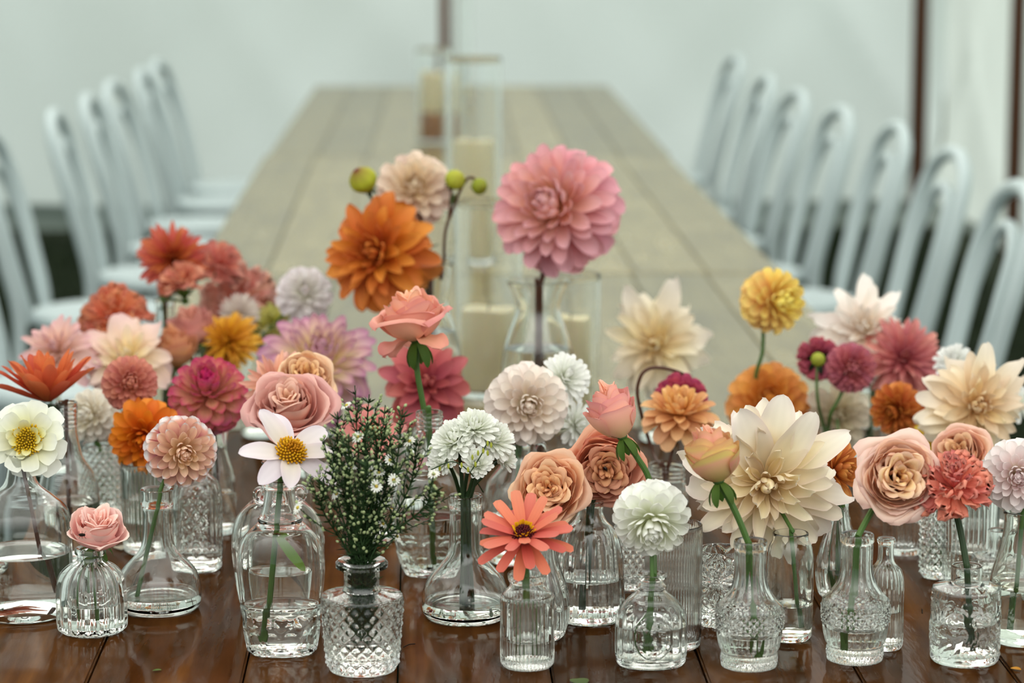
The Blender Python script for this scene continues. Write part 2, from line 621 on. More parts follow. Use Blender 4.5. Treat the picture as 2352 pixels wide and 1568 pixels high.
def relief(kind, th, z, H, r):
    """moulded pattern on the outside of the glass, in metres"""
    u = z / H
    if kind is None:
        return 0
    k = kind[0]
    if k == 'ribs':
        _, n, amp, z0, z1 = kind[:5]
        tw = kind[5] if len(kind) > 5 else 0
        if u < z0 or u > z1: return 0
        e = min(1, (u - z0) / .03, (z1 - u) / .03)
        return amp * e * (abs(math.cos(n * th / 2 + tw * u)) - .6)
    if k == 'grooves':
        _, n, amp, z0, z1 = kind[:5]
        if u < z0 or u > z1: return 0
        e = min(1, (u - z0) / .06, (z1 - u) / .06)
        return -amp * e * max(0, 1 - abs(((n * th / (2 * PI)) % 1) - .5) * 9)
    if k == 'diamond':
        _, n, pitch, amp, z0, z1 = kind[:6]
        if u < z0 or u > z1: return 0
        e = min(1, (u - z0) / .02, (z1 - u) / .02)
        a = n * th / (2 * PI)
        b = z / pitch
        d = max(abs(((a + b) % 1) - .5), abs(((a - b) % 1) - .5)) * 2
        return amp * e * (1 - d) * 2 - amp * .5
    if k == 'threads':
        _, pitch, amp, z0, z1 = kind[:5]
        if u < z0 or u > z1: return 0
        return amp * max(0, math.cos(2 * PI * (z / pitch + th / (2 * PI))))
    if k == 'multi':
        return sum(relief(q, th, z, H, r) for q in kind[1:])
    if k == 'cups':
        _, n, amp, z0, z1 = kind[:5]
        if u < z0 or u > z1: return 0
        w = (u - z0) / (z1 - z0)
        row = int(w * 2); f = (w * 2) % 1
        a = ((n * th / (2 * PI) + .5 * row) % 1) - .5
        d = (a * 2) ** 2 + ((f - .5) * 2) ** 2
        return amp * (1 if d > .75 else -.4 + .4 * d)
    if k == 'arch':
        # arched panels with a cross-hatched field
        u0, u1 = .08, .80
        a = ((4 * th / (2 * PI) + .5) % 1) - .5
        x = a * 2
        if not (u0 < u < u1): return 0
        top = u1 - (.12 if abs(x) < .72 else 0) - .10 * abs(x) ** 2
        inside = abs(x) < .66 and u0 + .05 < u < top - .04
        border = abs(x) < .8 and u < top and not inside
        if inside:
            p = (x * 1.7 + u * 7) % 1; q = (x * 1.7 - u * 7) % 1
            return .0009 if min(p, q, 1 - p, 1 - q) < .18 else -.0003
        return .0009 if border else 0
    if k == 'medal':
        v = 0
        if .08 < u < .62:
            v += .0020 * (abs(math.cos(8 * th)) - .6) * min(1, (u - .08) / .03, (.62 - u) / .03)
        a = (th - 1.5 * PI)
        x = a * r; zz = z - .37 * H
        d = math.hypot(x / .0185, zz / .0235)
        if d < 1.15 and abs(a) < 1.4:
            v = 0
            v += .0026 * math.exp(-((d - .98) / .08) ** 2) + .0016 * math.exp(-((d - .80) / .05) ** 2)
            if d < .72:
                v += .0026 * (noise.noise(Vector((x * 150, zz * 150, 3))) + .5 * noise.noise(Vector((x * 330, zz * 330, 8))))
        return v
    if k == 'bell':
        v = 0
        if .015 < u < .12:
            v += relief(('diamond', 30, .0062, .0010, .015, .12), th, z, H, r)
        if u < .02:
            v += .0006 * math.cos(70 * th)
        if .15 < u < .285:
            v += .0011 * (abs(math.cos(12 * th)) - .5) * min(1, (u - .15) / .015, (.285 - u) / .015)
        if .295 < u < .452:
            v += relief(('diamond', 24, .0078, .0014, .295, .452), th, z, H, r)
        if .55 < u < .93:
            v += .0006 * math.cos(14 * th)
        return v
    if k == 'swirl':
        _, amp, z0, z1 = kind[:4]
        if u < z0 or u > z1: return 0
        e = min(1, (u - z0) / .04, (z1 - u) / .04)
        x, y = th * r * 90, z * 90
        n1 = noise.noise(Vector((x * .8, y * .8, 1))) * 3
        return amp * e * math.sin(x * 1.6 + n1 * 2.4) * math.cos(y * 1.5 - n1 * 2)
    if k == 'star':
        _, amp = kind[:2]
        a = ((5 * th / (2 * PI)) % 1) - .5
        x = a * 2 * PI * r / 5; zz = (z % .036) - .018
        ang = math.atan2(zz, x)
        return amp * (abs(math.cos(ang * 6)) - .4) * (1 if math.hypot(x, zz) > .003 else 0)
    return 0


def vessel(key, name, label, cx, prof, plan='round', rel=None, water=None, seg=72, wall=.0022, floor_=.007,
           material=None, group='glass bud vases', loops=None, rot=0.0, cat='vase', punt=0, lip=True):
    base = at(cx, prof[0][0])
    s = ppm(base)
    pts = []
    for p in prof:
        q = deep(cx, p[0], base.y)
        pts.append((p[1] / s, q.z - TZ, *(p[2:3])))
    pr = catmull_profile(pts)
    H = pr[-1][1]
    floor_ = min(floor_, H * .12)
    e = empty(name, Vector((base.x, base.y, TZ + .0006)), label, cat, group)
    # subdivide straight runs when the surface carries relief
    if rel:
        fine = [pr[0]]
        for a, b in zip(pr, pr[1:]):
            L = math.hypot(b[0] - a[0], b[1] - a[1])
            m = max(1, int(L / .0013)) if b[1] - a[1] > 1e-5 and not rel[0] in ('ribs', 'grooves') else 1
            fine += [(lerp(a[0], b[0], k / m), lerp(a[1], b[1], k / m)) for k in range(1, m + 1)]
        pr = fine
    rings = []                                  # (r, z, is outer)
    rings.append((.0006, punt * .6, 0))
    rings.append((pr[0][0] * .55, punt * .55, 0))
    rings.append((pr[0][0] * .93, 0.0004, 0))
    for r, z in pr:
        rings.append((r, z, 1))
    inner = [(max(r - wall, .0035), z) for r, z in pr if z > floor_ * 1.6]
    if lip:                                     # thick lips and rim discs are solid glass
        up = [(r, z) for r, z in inner if z > .55 * H]
        nr, nzz = min(up)
        if nr < inner[len(inner) // 3][0] * .9:
            inner = [(min(r, nr) if z > nzz else r, z) for r, z in inner]
    # rounded lip
    r_, z_ = pr[-1]
    rings.append((r_ - wall * .3, z_ + wall * .35, 0))
    rings.append((r_ - wall * .75, z_ + wall * .3, 0))
    # keep the inside from flaring into discs: follow the outline a wall thinner
    ri = inner[::-1]
    inner_out = []
    for r, z in ri:
        if z > H - wall * .5: z = H - wall * .3
        rings.append((r, z, 0)); inner_out.append((r, z))
    rb = inner[0][0]
    rings.append((rb * .96, floor_ * 1.25, 0))
    rings.append((rb * .75, floor_ + punt * .35, 0))
    rings.append((.0006, floor_ + punt, 0))
    vs, fs = [], []
    for r, z, o in rings:
        for k in range(seg):
            th = 2 * PI * k / seg
            dr = relief(rel, th, z, H, r) if o else 0
            c, sn = section(plan, th, r)
            if plan != 'round':                 # necks stay round
                w = smooth((r - .022) / .012)
                c, sn = lerp(math.cos(th), c, w), lerp(math.sin(th), sn, w)
            vs.append(Vector(((r + dr) * c, (r + dr) * sn, z)))
    n = len(rings)
    for i in range(n - 1):
        for k in range(seg):
            k2 = (k + 1) % seg
            fs.append([i * seg + k, i * seg + k2, (i + 1) * seg + k2, (i + 1) * seg + k])
    fs.append(list(range(seg))[::-1])
    fs.append(list(range((n - 1) * seg, n * seg)))
    if rot:
        R = Matrix.Rotation(rot, 3, 'Z')
        vs = [R @ v for v in vs]
    # shallow flat-shaded facets are kept by angle: mark smooth, moulded glass shades by its dense rings
    put('glass_body', vs, fs, material or M_GLASS, e)
    if water is not None:
        zt = deep(cx, water, base.y).z - TZ
        wr = [(.0006, floor_ + punt + .0003), (rb * .75, floor_ + punt * .35 + .0003), (rb * .965, floor_ * 1.25)]
        for r, z in inner_out[::-1]:
            if z < zt: wr.append((r + .0003, z))
        rt = wr[-1][0]
        for (ra, za), (rb2, zb) in zip(inner_out[::-1], inner_out[::-1][1:]):
            if za <= zt <= zb and zb > za:
                rt = lerp(ra, rb2, (zt - za) / (zb - za)) + .0003
        wr += [(rt, zt), (rt * .97, zt - .0006), (rt * .6, zt - .0009), (.0006, zt - .001)]
        vs, fs = [], []
        sg = 48
        for r, z in wr:
            for k in range(sg):
                th = 2 * PI * k / sg
                c, sn = section(plan, th, r)
                if plan != 'round':
                    w = smooth((r + wall - .022) / .012)
                    c, sn = lerp(math.cos(th), c, w), lerp(math.sin(th), sn, w)
                vs.append(Vector((r * c, r * sn, z)))
        m = len(wr)
        for i in range(m - 1):
            for k in range(sg):
                k2 = (k + 1) % sg
                fs.append([i * sg + k, i * sg + k2, (i + 1) * sg + k2, (i + 1) * sg + k])
        fs.append(list(range(sg))[::-1]); fs.append(list(range((m - 1) * sg, m * sg)))
        if rot:
            R = Matrix.Rotation(rot, 3, 'Z')
            vs = [R @ v for v in vs]
        put('water', vs, fs, M_WATER, e)
    for lx, ly, lr in loops or []:
        q = deep(cx + lx, ly, base.y) - Vector((base.x, base.y, TZ))
        rr = lr / s
        path = [Vector((q.x + rr * .8 * math.cos(2 * PI * k / 20), 0, q.z + rr * math.sin(2 * PI * k / 20))) for k in range(21)]
        v, f = tube(path, .0022, 8)
        put('loop_handle', v, f, M_GLASS, e)
    # where stems enter, how low they may go
    neck = min((r for r, z in pr if z > .45 * H), default=.01) - wall
    nz = max((z for r, z in pr if r < neck + wall + .0006), default=H)
    JARS[key] = dict(x=base.x, y=base.y, top=TZ + H, neck=max(.004, neck), nz=TZ + nz, bot=TZ + floor_ + .004 + max(punt, 0), rb=rb, s=s, H=H)
    return e


G_SYRUP = 'syrup bottles with a flat oval body'
# front row
vessel('J1', 'carafe', 'large round glass carafe at the left edge with dark stem and dome base', 57,
       [(1408, 98), (1402, 108), (1340, 111), (1205, 111), (1168, 102), (1138, 70), (1112, 40), (1080, 31), (1050, 30), (1042, 35)], water=1265, punt=.011, seg=96)
vessel('J2', 'bud_vase', 'small scalloped round bud vase under the little pink rose', 212,
       [(1448, 68), (1441, 77), (1400, 79), (1345, 77), (1318, 69), (1300, 52), (1289, 33), (1278, 29), (1270, 36), (1260, 34)],
       rel=('ribs', 18, .0034, .02, .86), water=1380, seg=108)
vessel('J3', 'flask', 'clear conical flask bottle under the pink and cream dahlia on the left', 366,
       [(1397, 84), (1390, 93), (1365, 97), (1337, 95), (1312, 86), (1290, 68), (1270, 48), (1250, 38), (1200, 34), (1164, 34), (1158, 37), (1125, 38)], water=1362, seg=96, wall=.003)
vessel('J11', 'flask', 'clear conical flask bottle holding the white chrysanthemums', 1070,
       [(1416, 88), (1408, 97), (1385, 101), (1355, 98), (1329, 86), (1305, 66), (1284, 49), (1262, 40), (1200, 37), (1166, 37), (1160, 39), (1140, 39)], water=1378, seg=96, wall=.003)
vessel('J9', 'syrup_bottle', 'tall flat oval glass bottle under the white daisy dahlia, front one', 648,
       [(1500, 70), (1491, 78), (1420, 89), (1330, 99), (1280, 100), (1238, 88), (1208, 60), (1198, 50), (1192, 52), (1186, 46), (1150, 37), (1122, 34), (1114, 38), (1103, 36)],
       plan='flat', water=1385, group=G_SYRUP, seg=96, rel=('cups', 12, .0010, .02, .28), wall=.003)
vessel('J9b', 'syrup_bottle', 'flat oval glass bottle with neck loops standing behind the front one', 641,
       [(1402, 78), (1392, 88), (1300, 103), (1232, 106), (1184, 92), (1152, 62), (1140, 46), (1104, 34), (1070, 32), (1062, 36)],
       plan='flat', water=1310, group=G_SYRUP, loops=[(-44, 1138, 16), (48, 1134, 16)], wall=.003)
vessel('J10', 'bud_vase', 'tapered cut glass vase with disc rim holding the green aster bunch', 833,
       [(1536, 75), (1528, 80), (1440, 88), (1372, 94, True), (1366, 92, True), (1356, 45, True), (1346, 41), (1307, 41, True), (1303, 59, True), (1292, 60, True), (1288, 56)],
       rel=('diamond', 20, .0140, .0017, .03, .66), water=1462, seg=132, wall=.003, floor_=.012)
vessel('J13', 'bud_vase', 'small straight ribbed bud vase under the coral zinnia', 1211,
       [(1528, 55), (1520, 60), (1440, 61), (1366, 61, True), (1362, 58, True), (1353, 46, True), (1345, 40), (1338, 40), (1331, 44), (1318, 45, True)],
       rel=('ribs', 44, .0016, .01, .78), water=1465, seg=176)
vessel('J18', 'bud_vase', 'small arched bud vase with a moulded medallion under the white ball dahlia', 1495,
       [(1525, 74), (1517, 80), (1432, 81), (1405, 77), (1380, 60), (1363, 40), (1354, 30), (1348, 36), (1342, 30), (1333, 27), (1328, 34, True), (1319, 35, True)],
       plan='oval', rel=('medal',), water=1436, seg=176)
vessel('J21', 'bud_vase', 'bell shaped patterned bud vase holding the single peach rosebud', 1720,
       [(1528, 62), (1520, 64), (1493, 64, True), (1487, 68, True), (1446, 76, True), (1399, 78, True), (1391, 76, True), (1373, 58), (1350, 43), (1318, 36), (1275, 36), (1263, 36), (1258, 39), (1243, 38)],
       rel=('bell',), water=1452, seg=216)
vessel('J23', 'bud_vase', 'bell shaped patterned bud vase under the open peach garden rose', 1963,
       [(1513, 62), (1505, 64), (1478, 64, True), (1472, 68, True), (1431, 76, True), (1384, 78, True), (1376, 76, True), (1358, 58), (1335, 43), (1303, 36), (1260, 36), (1248, 36), (1243, 39), (1228, 38)],
       rel=('bell',), water=1436, seg=216)
vessel('J30', 'bud_vase', 'short embossed cylinder bud vase holding the coral carnation', 2215,
       [(1515, 74), (1507, 79), (1420, 80), (1354, 79, True), (1349, 76, True), (1341, 40, True), (1336, 36), (1318, 36), (1300, 35)],
       rel=('swirl', .0011, .04, .70), water=1422, seg=150)
vessel('J31', 'bottle', 'wide shouldered glass bottle at the right edge below the white dahlia', 2345,
       [(1472, 60), (1462, 65), (1348, 65, True), (1334, 75, True), (1324, 74), (1282, 62), (1235, 50), (1198, 46), (1175, 49)], water=1345, lip=False, material=M_GLASS_WAVY)
# second and third rows
vessel('J14', 'teardrop_vase', 'twisted teardrop vase tucked behind the zinnia vase', 1250,
       [(1465, 38), (1455, 47), (1400, 57), (1350, 52), (1300, 36), (1250, 26), (1230, 25)], rel=('ribs', 16, .0018, .02, .9, 2.5), water=1395, seg=128)
vessel('J15', 'bottle', 'panelled glass bottle with sloping shoulders under the orange garden roses', 1355,
       [(1420, 73), (1411, 79), (1330, 78), (1262, 72), (1218, 58), (1198, 38), (1180, 30), (1160, 30), (1150, 34)], rel=('grooves', 16, .0022, .01, .74), water=1325, seg=144)
vessel('J22', 'jar', 'plain rounded jar behind the bell vase under the large cream dahlia', 1812,
       [(1465, 47), (1455, 53), (1300, 54), (1258, 50), (1238, 41), (1225, 41)], plan='square', water=1385, material=M_GLASS_WAVY)
vessel('J24', 'bottle', 'slim ribbed bottle behind the right bell vase', 2030,
       [(1487, 38), (1480, 42), (1400, 42), (1332, 41), (1307, 34), (1296, 24), (1286, 19), (1250, 18), (1244, 21), (1238, 21)], rel=('ribs', 24, .0016, .02, .76), water=1400, seg=120)
vessel('J19', 'tumbler', 'tall straight fine ribbed tumbler behind the medallion vase', 1545,
       [(1482, 60), (1475, 64), (1300, 65), (1205, 65)], rel=('ribs', 60, .0011, .03, .98), seg=180)
vessel('J20', 'tumbler', 'cut crystal tumbler with starburst facets left of the bell vase', 1655,
       [(1432, 47), (1425, 52), (1330, 54), (1262, 54)], rel=('star', .0028), water=1340, seg=120, floor_=.012)
vessel('J16', 'bottle', 'diamond quilted bottle behind the panelled bottle', 1450,
       [(1350, 36), (1340, 44), (1290, 50), (1232, 46), (1200, 30), (1180, 22), (1150, 22)], rel=('diamond', 18, .0115, .0022, .03, .8), seg=108)
vessel('J12', 'syrup_bottle', 'flat oval bottle with screw neck holding the long salmon rose', 988,
       [(1318, 56), (1310, 62), (1232, 84), (1172, 90), (1112, 77), (1072, 52), (1040, 36), (1004, 30), (985, 30), (947, 31)],
       plan='flat', water=1185, group=G_SYRUP, rel=('multi', ('cups', 12, .0010, .03, .24), ('threads', .0055, .0011, .86, .985)), seg=96)
vessel('J4', 'bottle', 'square bottle with arched cross hatched panels behind the left flask', 456,
       [(1304, 52), (1298, 57), (1200, 58), (1132, 57), (1106, 48), (1089, 28), (1070, 22), (1042, 22), (1036, 26)], plan='square', rel=('arch',), water=1260, seg=168)
vessel('J6', 'milk_bottle', 'screw necked bottle holding the orange red dahlia on the left', 162,
       [(1288, 62), (1280, 68), (1150, 70), (1092, 62), (1052, 37), (1012, 27), (980, 23), (925, 25)], water=1150, rel=('threads', .0055, .0010, .84, .985))
vessel('J7', 'tumbler', 'ribbed straight tumbler holding the plain orange dahlia', 340,
       [(1265, 50), (1258, 55), (1080, 58), (1062, 58)], rel=('ribs', 40, .0014, .03, .97), water=1140, seg=160)
vessel('J8', 'tumbler', 'cut crystal tumbler beneath the cream ball dahlia', 245,
       [(1190, 46), (1182, 50), (1040, 52), (1020, 52)], rel=('diamond', 18, .012, .0024, .05, .95), water=1080, seg=108)
vessel('J5', 'bottle', 'round shouldered bottle beneath the magenta tipped ball dahlia', 497,
       [(1222, 42), (1215, 46), (1120, 46), (1086, 42), (1060, 34), (1030, 27), (1000, 30), (985, 33)], water=1130)
vessel('J17', 'jug', 'round handled glass jug holding the blush white dahlia', 1190,
       [(1285, 70), (1277, 78), (1180, 82), (1112, 72), (1076, 46), (1050, 30), (1025, 28), (1015, 32)], water=1190, loops=[(52, 1035, 17)])
vessel('J25', 'teardrop_vase', 'twisted teardrop vase beneath the orange dahlia right of the cream one', 1925,
       [(1372, 36), (1360, 45), (1312, 52), (1262, 44), (1212, 28), (1172, 20), (1150, 21)], rel=('ribs', 16, .0018, .02, .9, 2.5), water=1300, seg=128)
vessel('J27', 'tumbler', 'low ribbed tumbler standing behind the right bell vase', 2075,
       [(1268, 42), (1262, 45), (1195, 47), (1150, 47)], rel=('ribs', 30, .0016, .04, .95), seg=120)
vessel('J28', 'tumbler', 'hobnail crystal tumbler left of the tall ribbed tumbler', 2150,
       [(1325, 30), (1318, 34), (1220, 36), (1150, 36)], rel=('diamond', 12, .013, .0024, .03, .97), seg=96, water=1250)
vessel('J29', 'tumbler', 'tall ribbed tumbler behind the coral carnation', 2225,
       [(1335, 56), (1328, 60), (1200, 64), (1130, 65)], rel=('ribs', 36, .0015, .03, .97), water=1260, seg=144)
vessel('J32', 'bud_vase', 'flat shouldered bud vase behind the right edge bottle', 2290,
       [(1360, 58), (1352, 62), (1285, 62), (1278, 58, True), (1268, 26), (1240, 22), (1218, 25)], water=1310)
vessel('J36', 'jar', 'screw topped jar below the peach dahlia on the brown stem', 1530,
       [(1225, 50), (1215, 54), (1132, 54), (1112, 44), (1100, 42), (1068, 43)], water=1150, rel=('threads', .0055, .0010, .74, .98))
vessel('J33', 'carafe', 'tall flared carafe holding the large pink dahlia', 1235,
       [(1062, 78), (1052, 84), (905, 86), (802, 78), (760, 66), (712, 50), (682, 56), (645, 72)], water=800, wall=.0026, seg=84, lip=False)
vessel('J34', 'carafe', 'tall flared carafe behind the big orange dahlia', 985,
       [(1040, 70), (1030, 78), (880, 80), (802, 73), (752, 61), (700, 46), (664, 50), (604, 57)], water=760, wall=.0026, seg=84, lip=False)
# partly hidden vessels among the flowers at the back
BACKV = [('G1', 385, 1000, 44, 690, 22, 'glass bottle below the coral cactus dahlia at the back left'),
         ('G2', 470, 1030, 42, 800, 22, 'glass bottle below the yellow orange dahlia at the back left'),
         ('G3', 600, 1000, 46, 790, 24, 'glass bottle below the pale globe flower'),
         ('G4', 725, 1085, 50, 890, 24, 'glass bottle below the lavender cream dahlia'),
         ('G5', 672, 1215, 46, 1020, 24, 'glass bottle below the pink garden rose'),
         ('G6', 940, 1160, 46, 985, 24, 'glass bottle below the crimson pink dahlia'),
         ('G7', 1515, 1010, 48, 890, 26, 'glass bottle below the pale cream dahlia behind the hooked stem'),
         ('G8', 1735, 1080, 46, 930, 22, 'glass bottle below the yellow ball dahlia'),
         ('G9', 1895, 1110, 44, 985, 20, 'glass bottle below the two dark pink pompons'),
         ('G10', 2000, 1050, 46, 890, 24, 'glass bottle below the white dahlia at the back right'),
         ('G11', 2075, 1160, 44, 985, 22, 'glass bottle below the burnt orange dahlia on the right'),
         ('G12', 2262, 1210, 48, 1050, 24, 'glass bottle below the cream dahlia at the right'),
         ('G14', 120, 1085, 48, 900, 24, 'glass bottle below the pale pink dahlia at the left'),
         ('G15', 300, 1080, 46, 905, 24, 'glass bottle below the blush dahlia with the cream heart'),
         ('G16', 862, 1240, 46, 1050, 22, 'glass bottle below the pink daisy behind the asters')]
for key, cx, yb, hw, yt, nw, lab in BACKV:
    h = yb - yt
    vessel(key, 'bottle', lab, cx, [(yb, hw * .88), (yb - 8, hw), (yb - h * .52, hw), (yb - h * .68, hw * .85), (yb - h * .78, nw * 1.15), (yb - h * .86, nw), (yt + 8, nw), (yt, nw * 1.12)],
           water=yb - h * .45, seg=48)


# ------------------------------------------------------------------ candles in glass cylinders
def hurricane(cx, yb, hw, yt, chw, cyt, label, clabel, stand=None, ccx=None):
    base = at(cx, yb)
    s = ppm(base)
    H = deep(cx, yt, base.y).z - TZ
    lift = 0
    r = hw / s
    e = empty('hurricane_vase', Vector((base.x, base.y, TZ + .0006)), label, 'vase', 'glass hurricane cylinders')
    t = .0022
    rings = [(.0006, 0), (r * .9, 0), (r - .001, .001), (r, .004), (r, .008), (r, .012), (r, H * .5), (r, H - .012), (r, H - .002), (r - t * .4, H), (r - t * .9, H - .001), (r - t, H - .004), (r - t, H - .014), (r - t, H * .5), (r - t, .020), (r - t, .012), (r - t - .003, .009), (.0006, .009)]
    vs, fs = [], []
    sg = 64
    for rr, z in rings:
        for k in range(sg):
            vs.append(Vector((rr * math.cos(2 * PI * k / sg), rr * math.sin(2 * PI * k / sg), z)))
    for i in range(len(rings) - 1):
        for k in range(sg):
            k2 = (k + 1) % sg
            fs.append([i * sg + k, i * sg + k2, (i + 1) * sg + k2, (i + 1) * sg + k])
    fs.append(list(range(sg))[::-1]); fs.append(list(range((len(rings) - 1) * sg, len(rings) * sg)))
    put('glass_body', vs, fs, M_GLASS, e)
    ccx = ccx or cx
    cp = deep(ccx, yb, base.y)
    z0 = TZ + .0105
    z1 = deep(ccx, cyt, base.y).z
    cr = chw / s
    zb = z0
    if stand:
        zb = deep(ccx, stand, base.y).z
        v, f = tube([Vector((0, 0, 0)), Vector((0, 0, .004)), Vector((0, 0, zb - z0 - .004)), Vector((0, 0, zb - z0))], lambda t_: cr * (.97 if t_ in (0, 1) else 1.0), 32)
        b = put('candle_block', v, f, M_BLOCK)
        b.location = (cp.x, cp.y, z0)
        tag(b, 'round brown wooden block under the farthest candle', 'candle holder')
    c = empty('pillar_candle', Vector((cp.x, cp.y, zb + .0005)), clabel, 'candle', 'ivory pillar candles')
    h = z1 - zb
    rg = [(.0005, 0), (cr * .97, 0), (cr, .004), (cr, h * .5), (cr, h - .006), (cr * .97, h - .001), (cr * .9, h), (cr * .7, h - .002), (cr * .25, h - .005), (.0005, h - .005)]
    vs, fs = [], []
    sg = 40
    for i, (rr, z) in enumerate(rg):
        for k in range(sg):
            a = 2 * PI * k / sg
            vs.append(Vector((rr * math.cos(a), rr * math.sin(a), z + (.0018 * math.sin(3 * a + 1) if i in (4, 5, 6) else 0))))
    for i in range(len(rg) - 1):
        for k in range(sg):
            k2 = (k + 1) % sg
            fs.append([i * sg + k, i * sg + k2, (i + 1) * sg + k2, (i + 1) * sg + k])
    fs.append(list(range(sg))[::-1]); fs.append(list(range((len(rg) - 1) * sg, len(rg) * sg)))
    put('wax', vs, fs, M_WAX, c)
    v, f = tube(spline([(0, 0, h - .006), (0, 0, h), (.002, 0, h + .006)], 3), .0011, 6)
    put('wick', v, f, M_WICK, c)


hurricane(1122, 905, 78, 462, 62, 708, 'glass cylinder left of the tall pink dahlia carafe', 'ivory pillar candle left of the pink dahlia carafe')
hurricane(1312, 948, 66, 628, 45, 728, 'shorter glass cylinder right of the tall pink dahlia carafe', 'ivory pillar candle right of the pink dahlia carafe', ccx=1310)
hurricane(1088, 600, 64, 132, 47, 322, 'tallest glass cylinder behind the big pink dahlia', 'tall ivory candle behind the big pink dahlia')
hurricane(998, 326, 41, 112, 27, 166, 'glass cylinder with a candle on a wooden block at the far end', 'ivory candle raised on a wooden block', stand=258, ccx=993)
hurricane(1060, 232, 23, -12, 14, 200, 'slim glass cylinder at the far end beside the brown pole', 'short thin candle in the slim far cylinder')

# ------------------------------------------------------------------ petals and flower heads
def petal_mesh(name, L, W, a=.9, b=.5, arc0=.3, arc1=.3, bend0=0, bend1=0, wave=0, freq=2.0, twist=0, tip=0, notch=0, stops=None, edge=None,
               back=None, nu=11, nv=6, seed=0, base=.16, frill=0, fold=0, streak=None):
    """one petal: Y runs from base to tip, X across, +Z is the inner face"""
    r = random.Random(seed * 7919 + 13)
    ph = r.uniform(0, 6.28); ph2 = r.uniform(0, 6.28)
    m = (a / (a + b)) ** a * (b / (a + b)) ** b
    vs, fs, cs = [], [], []
    y = z = 0.0
    pu = 0
    for i in range(nu + 1):
        u = 1 - (1 - i / nu) ** 1.35
        al = bend0 * u + bend1 * u * u + tip * max(0, u - .72) * 4
        y += math.cos(al) * (u - pu) * L
        z += math.sin(al) * (u - pu) * L
        pu = u
        w = W / 2 * max((u ** a) * (max(0, 1 - u) ** b) / m, base * (1 - u) ** .4)
        arc = lerp(arc0, arc1, u)
        tw = twist * u
        for j in range(nv + 1):
            v = j / nv * 2 - 1
            if arc > .02:
                x = w * math.sin(arc * v) / arc
                n = w * (1 - math.cos(arc * v)) / arc
            else:
                x, n = w * v, 0
            n += wave * W * u * (math.sin(freq * 2 * PI * u + ph) * v + .6 * math.sin(freq * 1.7 * PI * u + ph2) * v * abs(v))
            n -= fold * W * (1 - abs(v)) * u * .5
            dy = -notch * L * u ** 6 * (1 - min(1, abs(v) * 2.2)) if notch else 0
            if frill:
                n += frill * W * u ** 3 * math.sin(v * 9 + ph) * .6
                dy += frill * L * u ** 5 * .35 * (1 if j % 2 else -1)
            x2 = x * math.cos(tw) - n * math.sin(tw); n2 = x * math.sin(tw) + n * math.cos(tw)
            vs.append(Vector((x2, y + dy - n2 * math.sin(al), z + n2 * math.cos(al))))
            c = Vector((.8, .8, .8))
            if stops:
                for (u0, c0), (u1, c1) in zip(stops, stops[1:]):
                    if u0 <= u <= u1 + 1e-6:
                        c = lin(c0).lerp(lin(c1), (u - u0) / max(1e-6, u1 - u0))
                        break
            if edge:
                c = c.lerp(lin(edge[0]), edge[1] * abs(v) ** 2.5 * smooth(u * 1.4))
            if streak:
                c = c.lerp(lin(streak[0]), streak[1] * max(0, noise.noise(Vector((v * 3.2, u * 1.2, seed * 3.1)))) * 1.6)
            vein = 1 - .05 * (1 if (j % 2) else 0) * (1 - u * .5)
            cs.append(c * vein)
    for i in range(nu):
        for j in range(nv):
            q = i * (nv + 1) + j
            fs.append([q, q + 1, q + nv + 2, q + nv + 1])
    me = bpy.data.meshes.new(name)
    me.from_pydata([tuple(v) for v in vs], [], fs)
    me.polygons.foreach_set('use_smooth', [True] * len(me.polygons))
    at_ = me.color_attributes.new('Col', 'FLOAT_COLOR', 'POINT')
    at_.data.foreach_set('color', [k for c in cs for k in (c[0], c[1], c[2], 1.0)])
    me.materials.append(M_PETAL)
    return me


def basis(pos, d, up, s=1.0):
    d = d.normalized()
    zv = up - d * up.dot(d)
    if zv.length < 1e-5: zv = d.orthogonal()
    zv.normalize()
    xv = d.cross(zv)
    if hasattr(s, '__len__'):
        sx, sy, sz = s
    else:
        sx = sy = sz = s
    return Matrix(((xv.x * sx, d.x * sy, zv.x * sz, pos.x), (xv.y * sx, d.y * sy, zv.y * sz, pos.y), (xv.z * sx, d.z * sy, zv.z * sz, pos.z), (0, 0, 0, 1)))


GOLD = PI * (3 - math.sqrt(5))


def facing(f):
    """(to the right, up, towards the photographer) -> world direction"""
    return (RGT * f[0] + Vector((0, 0, 1)) * f[1] - Vector((FWD.x, FWD.y, 0)).normalized() * f[2]).normalized()


def mixcol(s0, s1, t):
    return [(lerp(a[0], b[0], t), lin(a[1]).lerp(lin(b[1]), t)) for a, b in zip(s0, s1)]


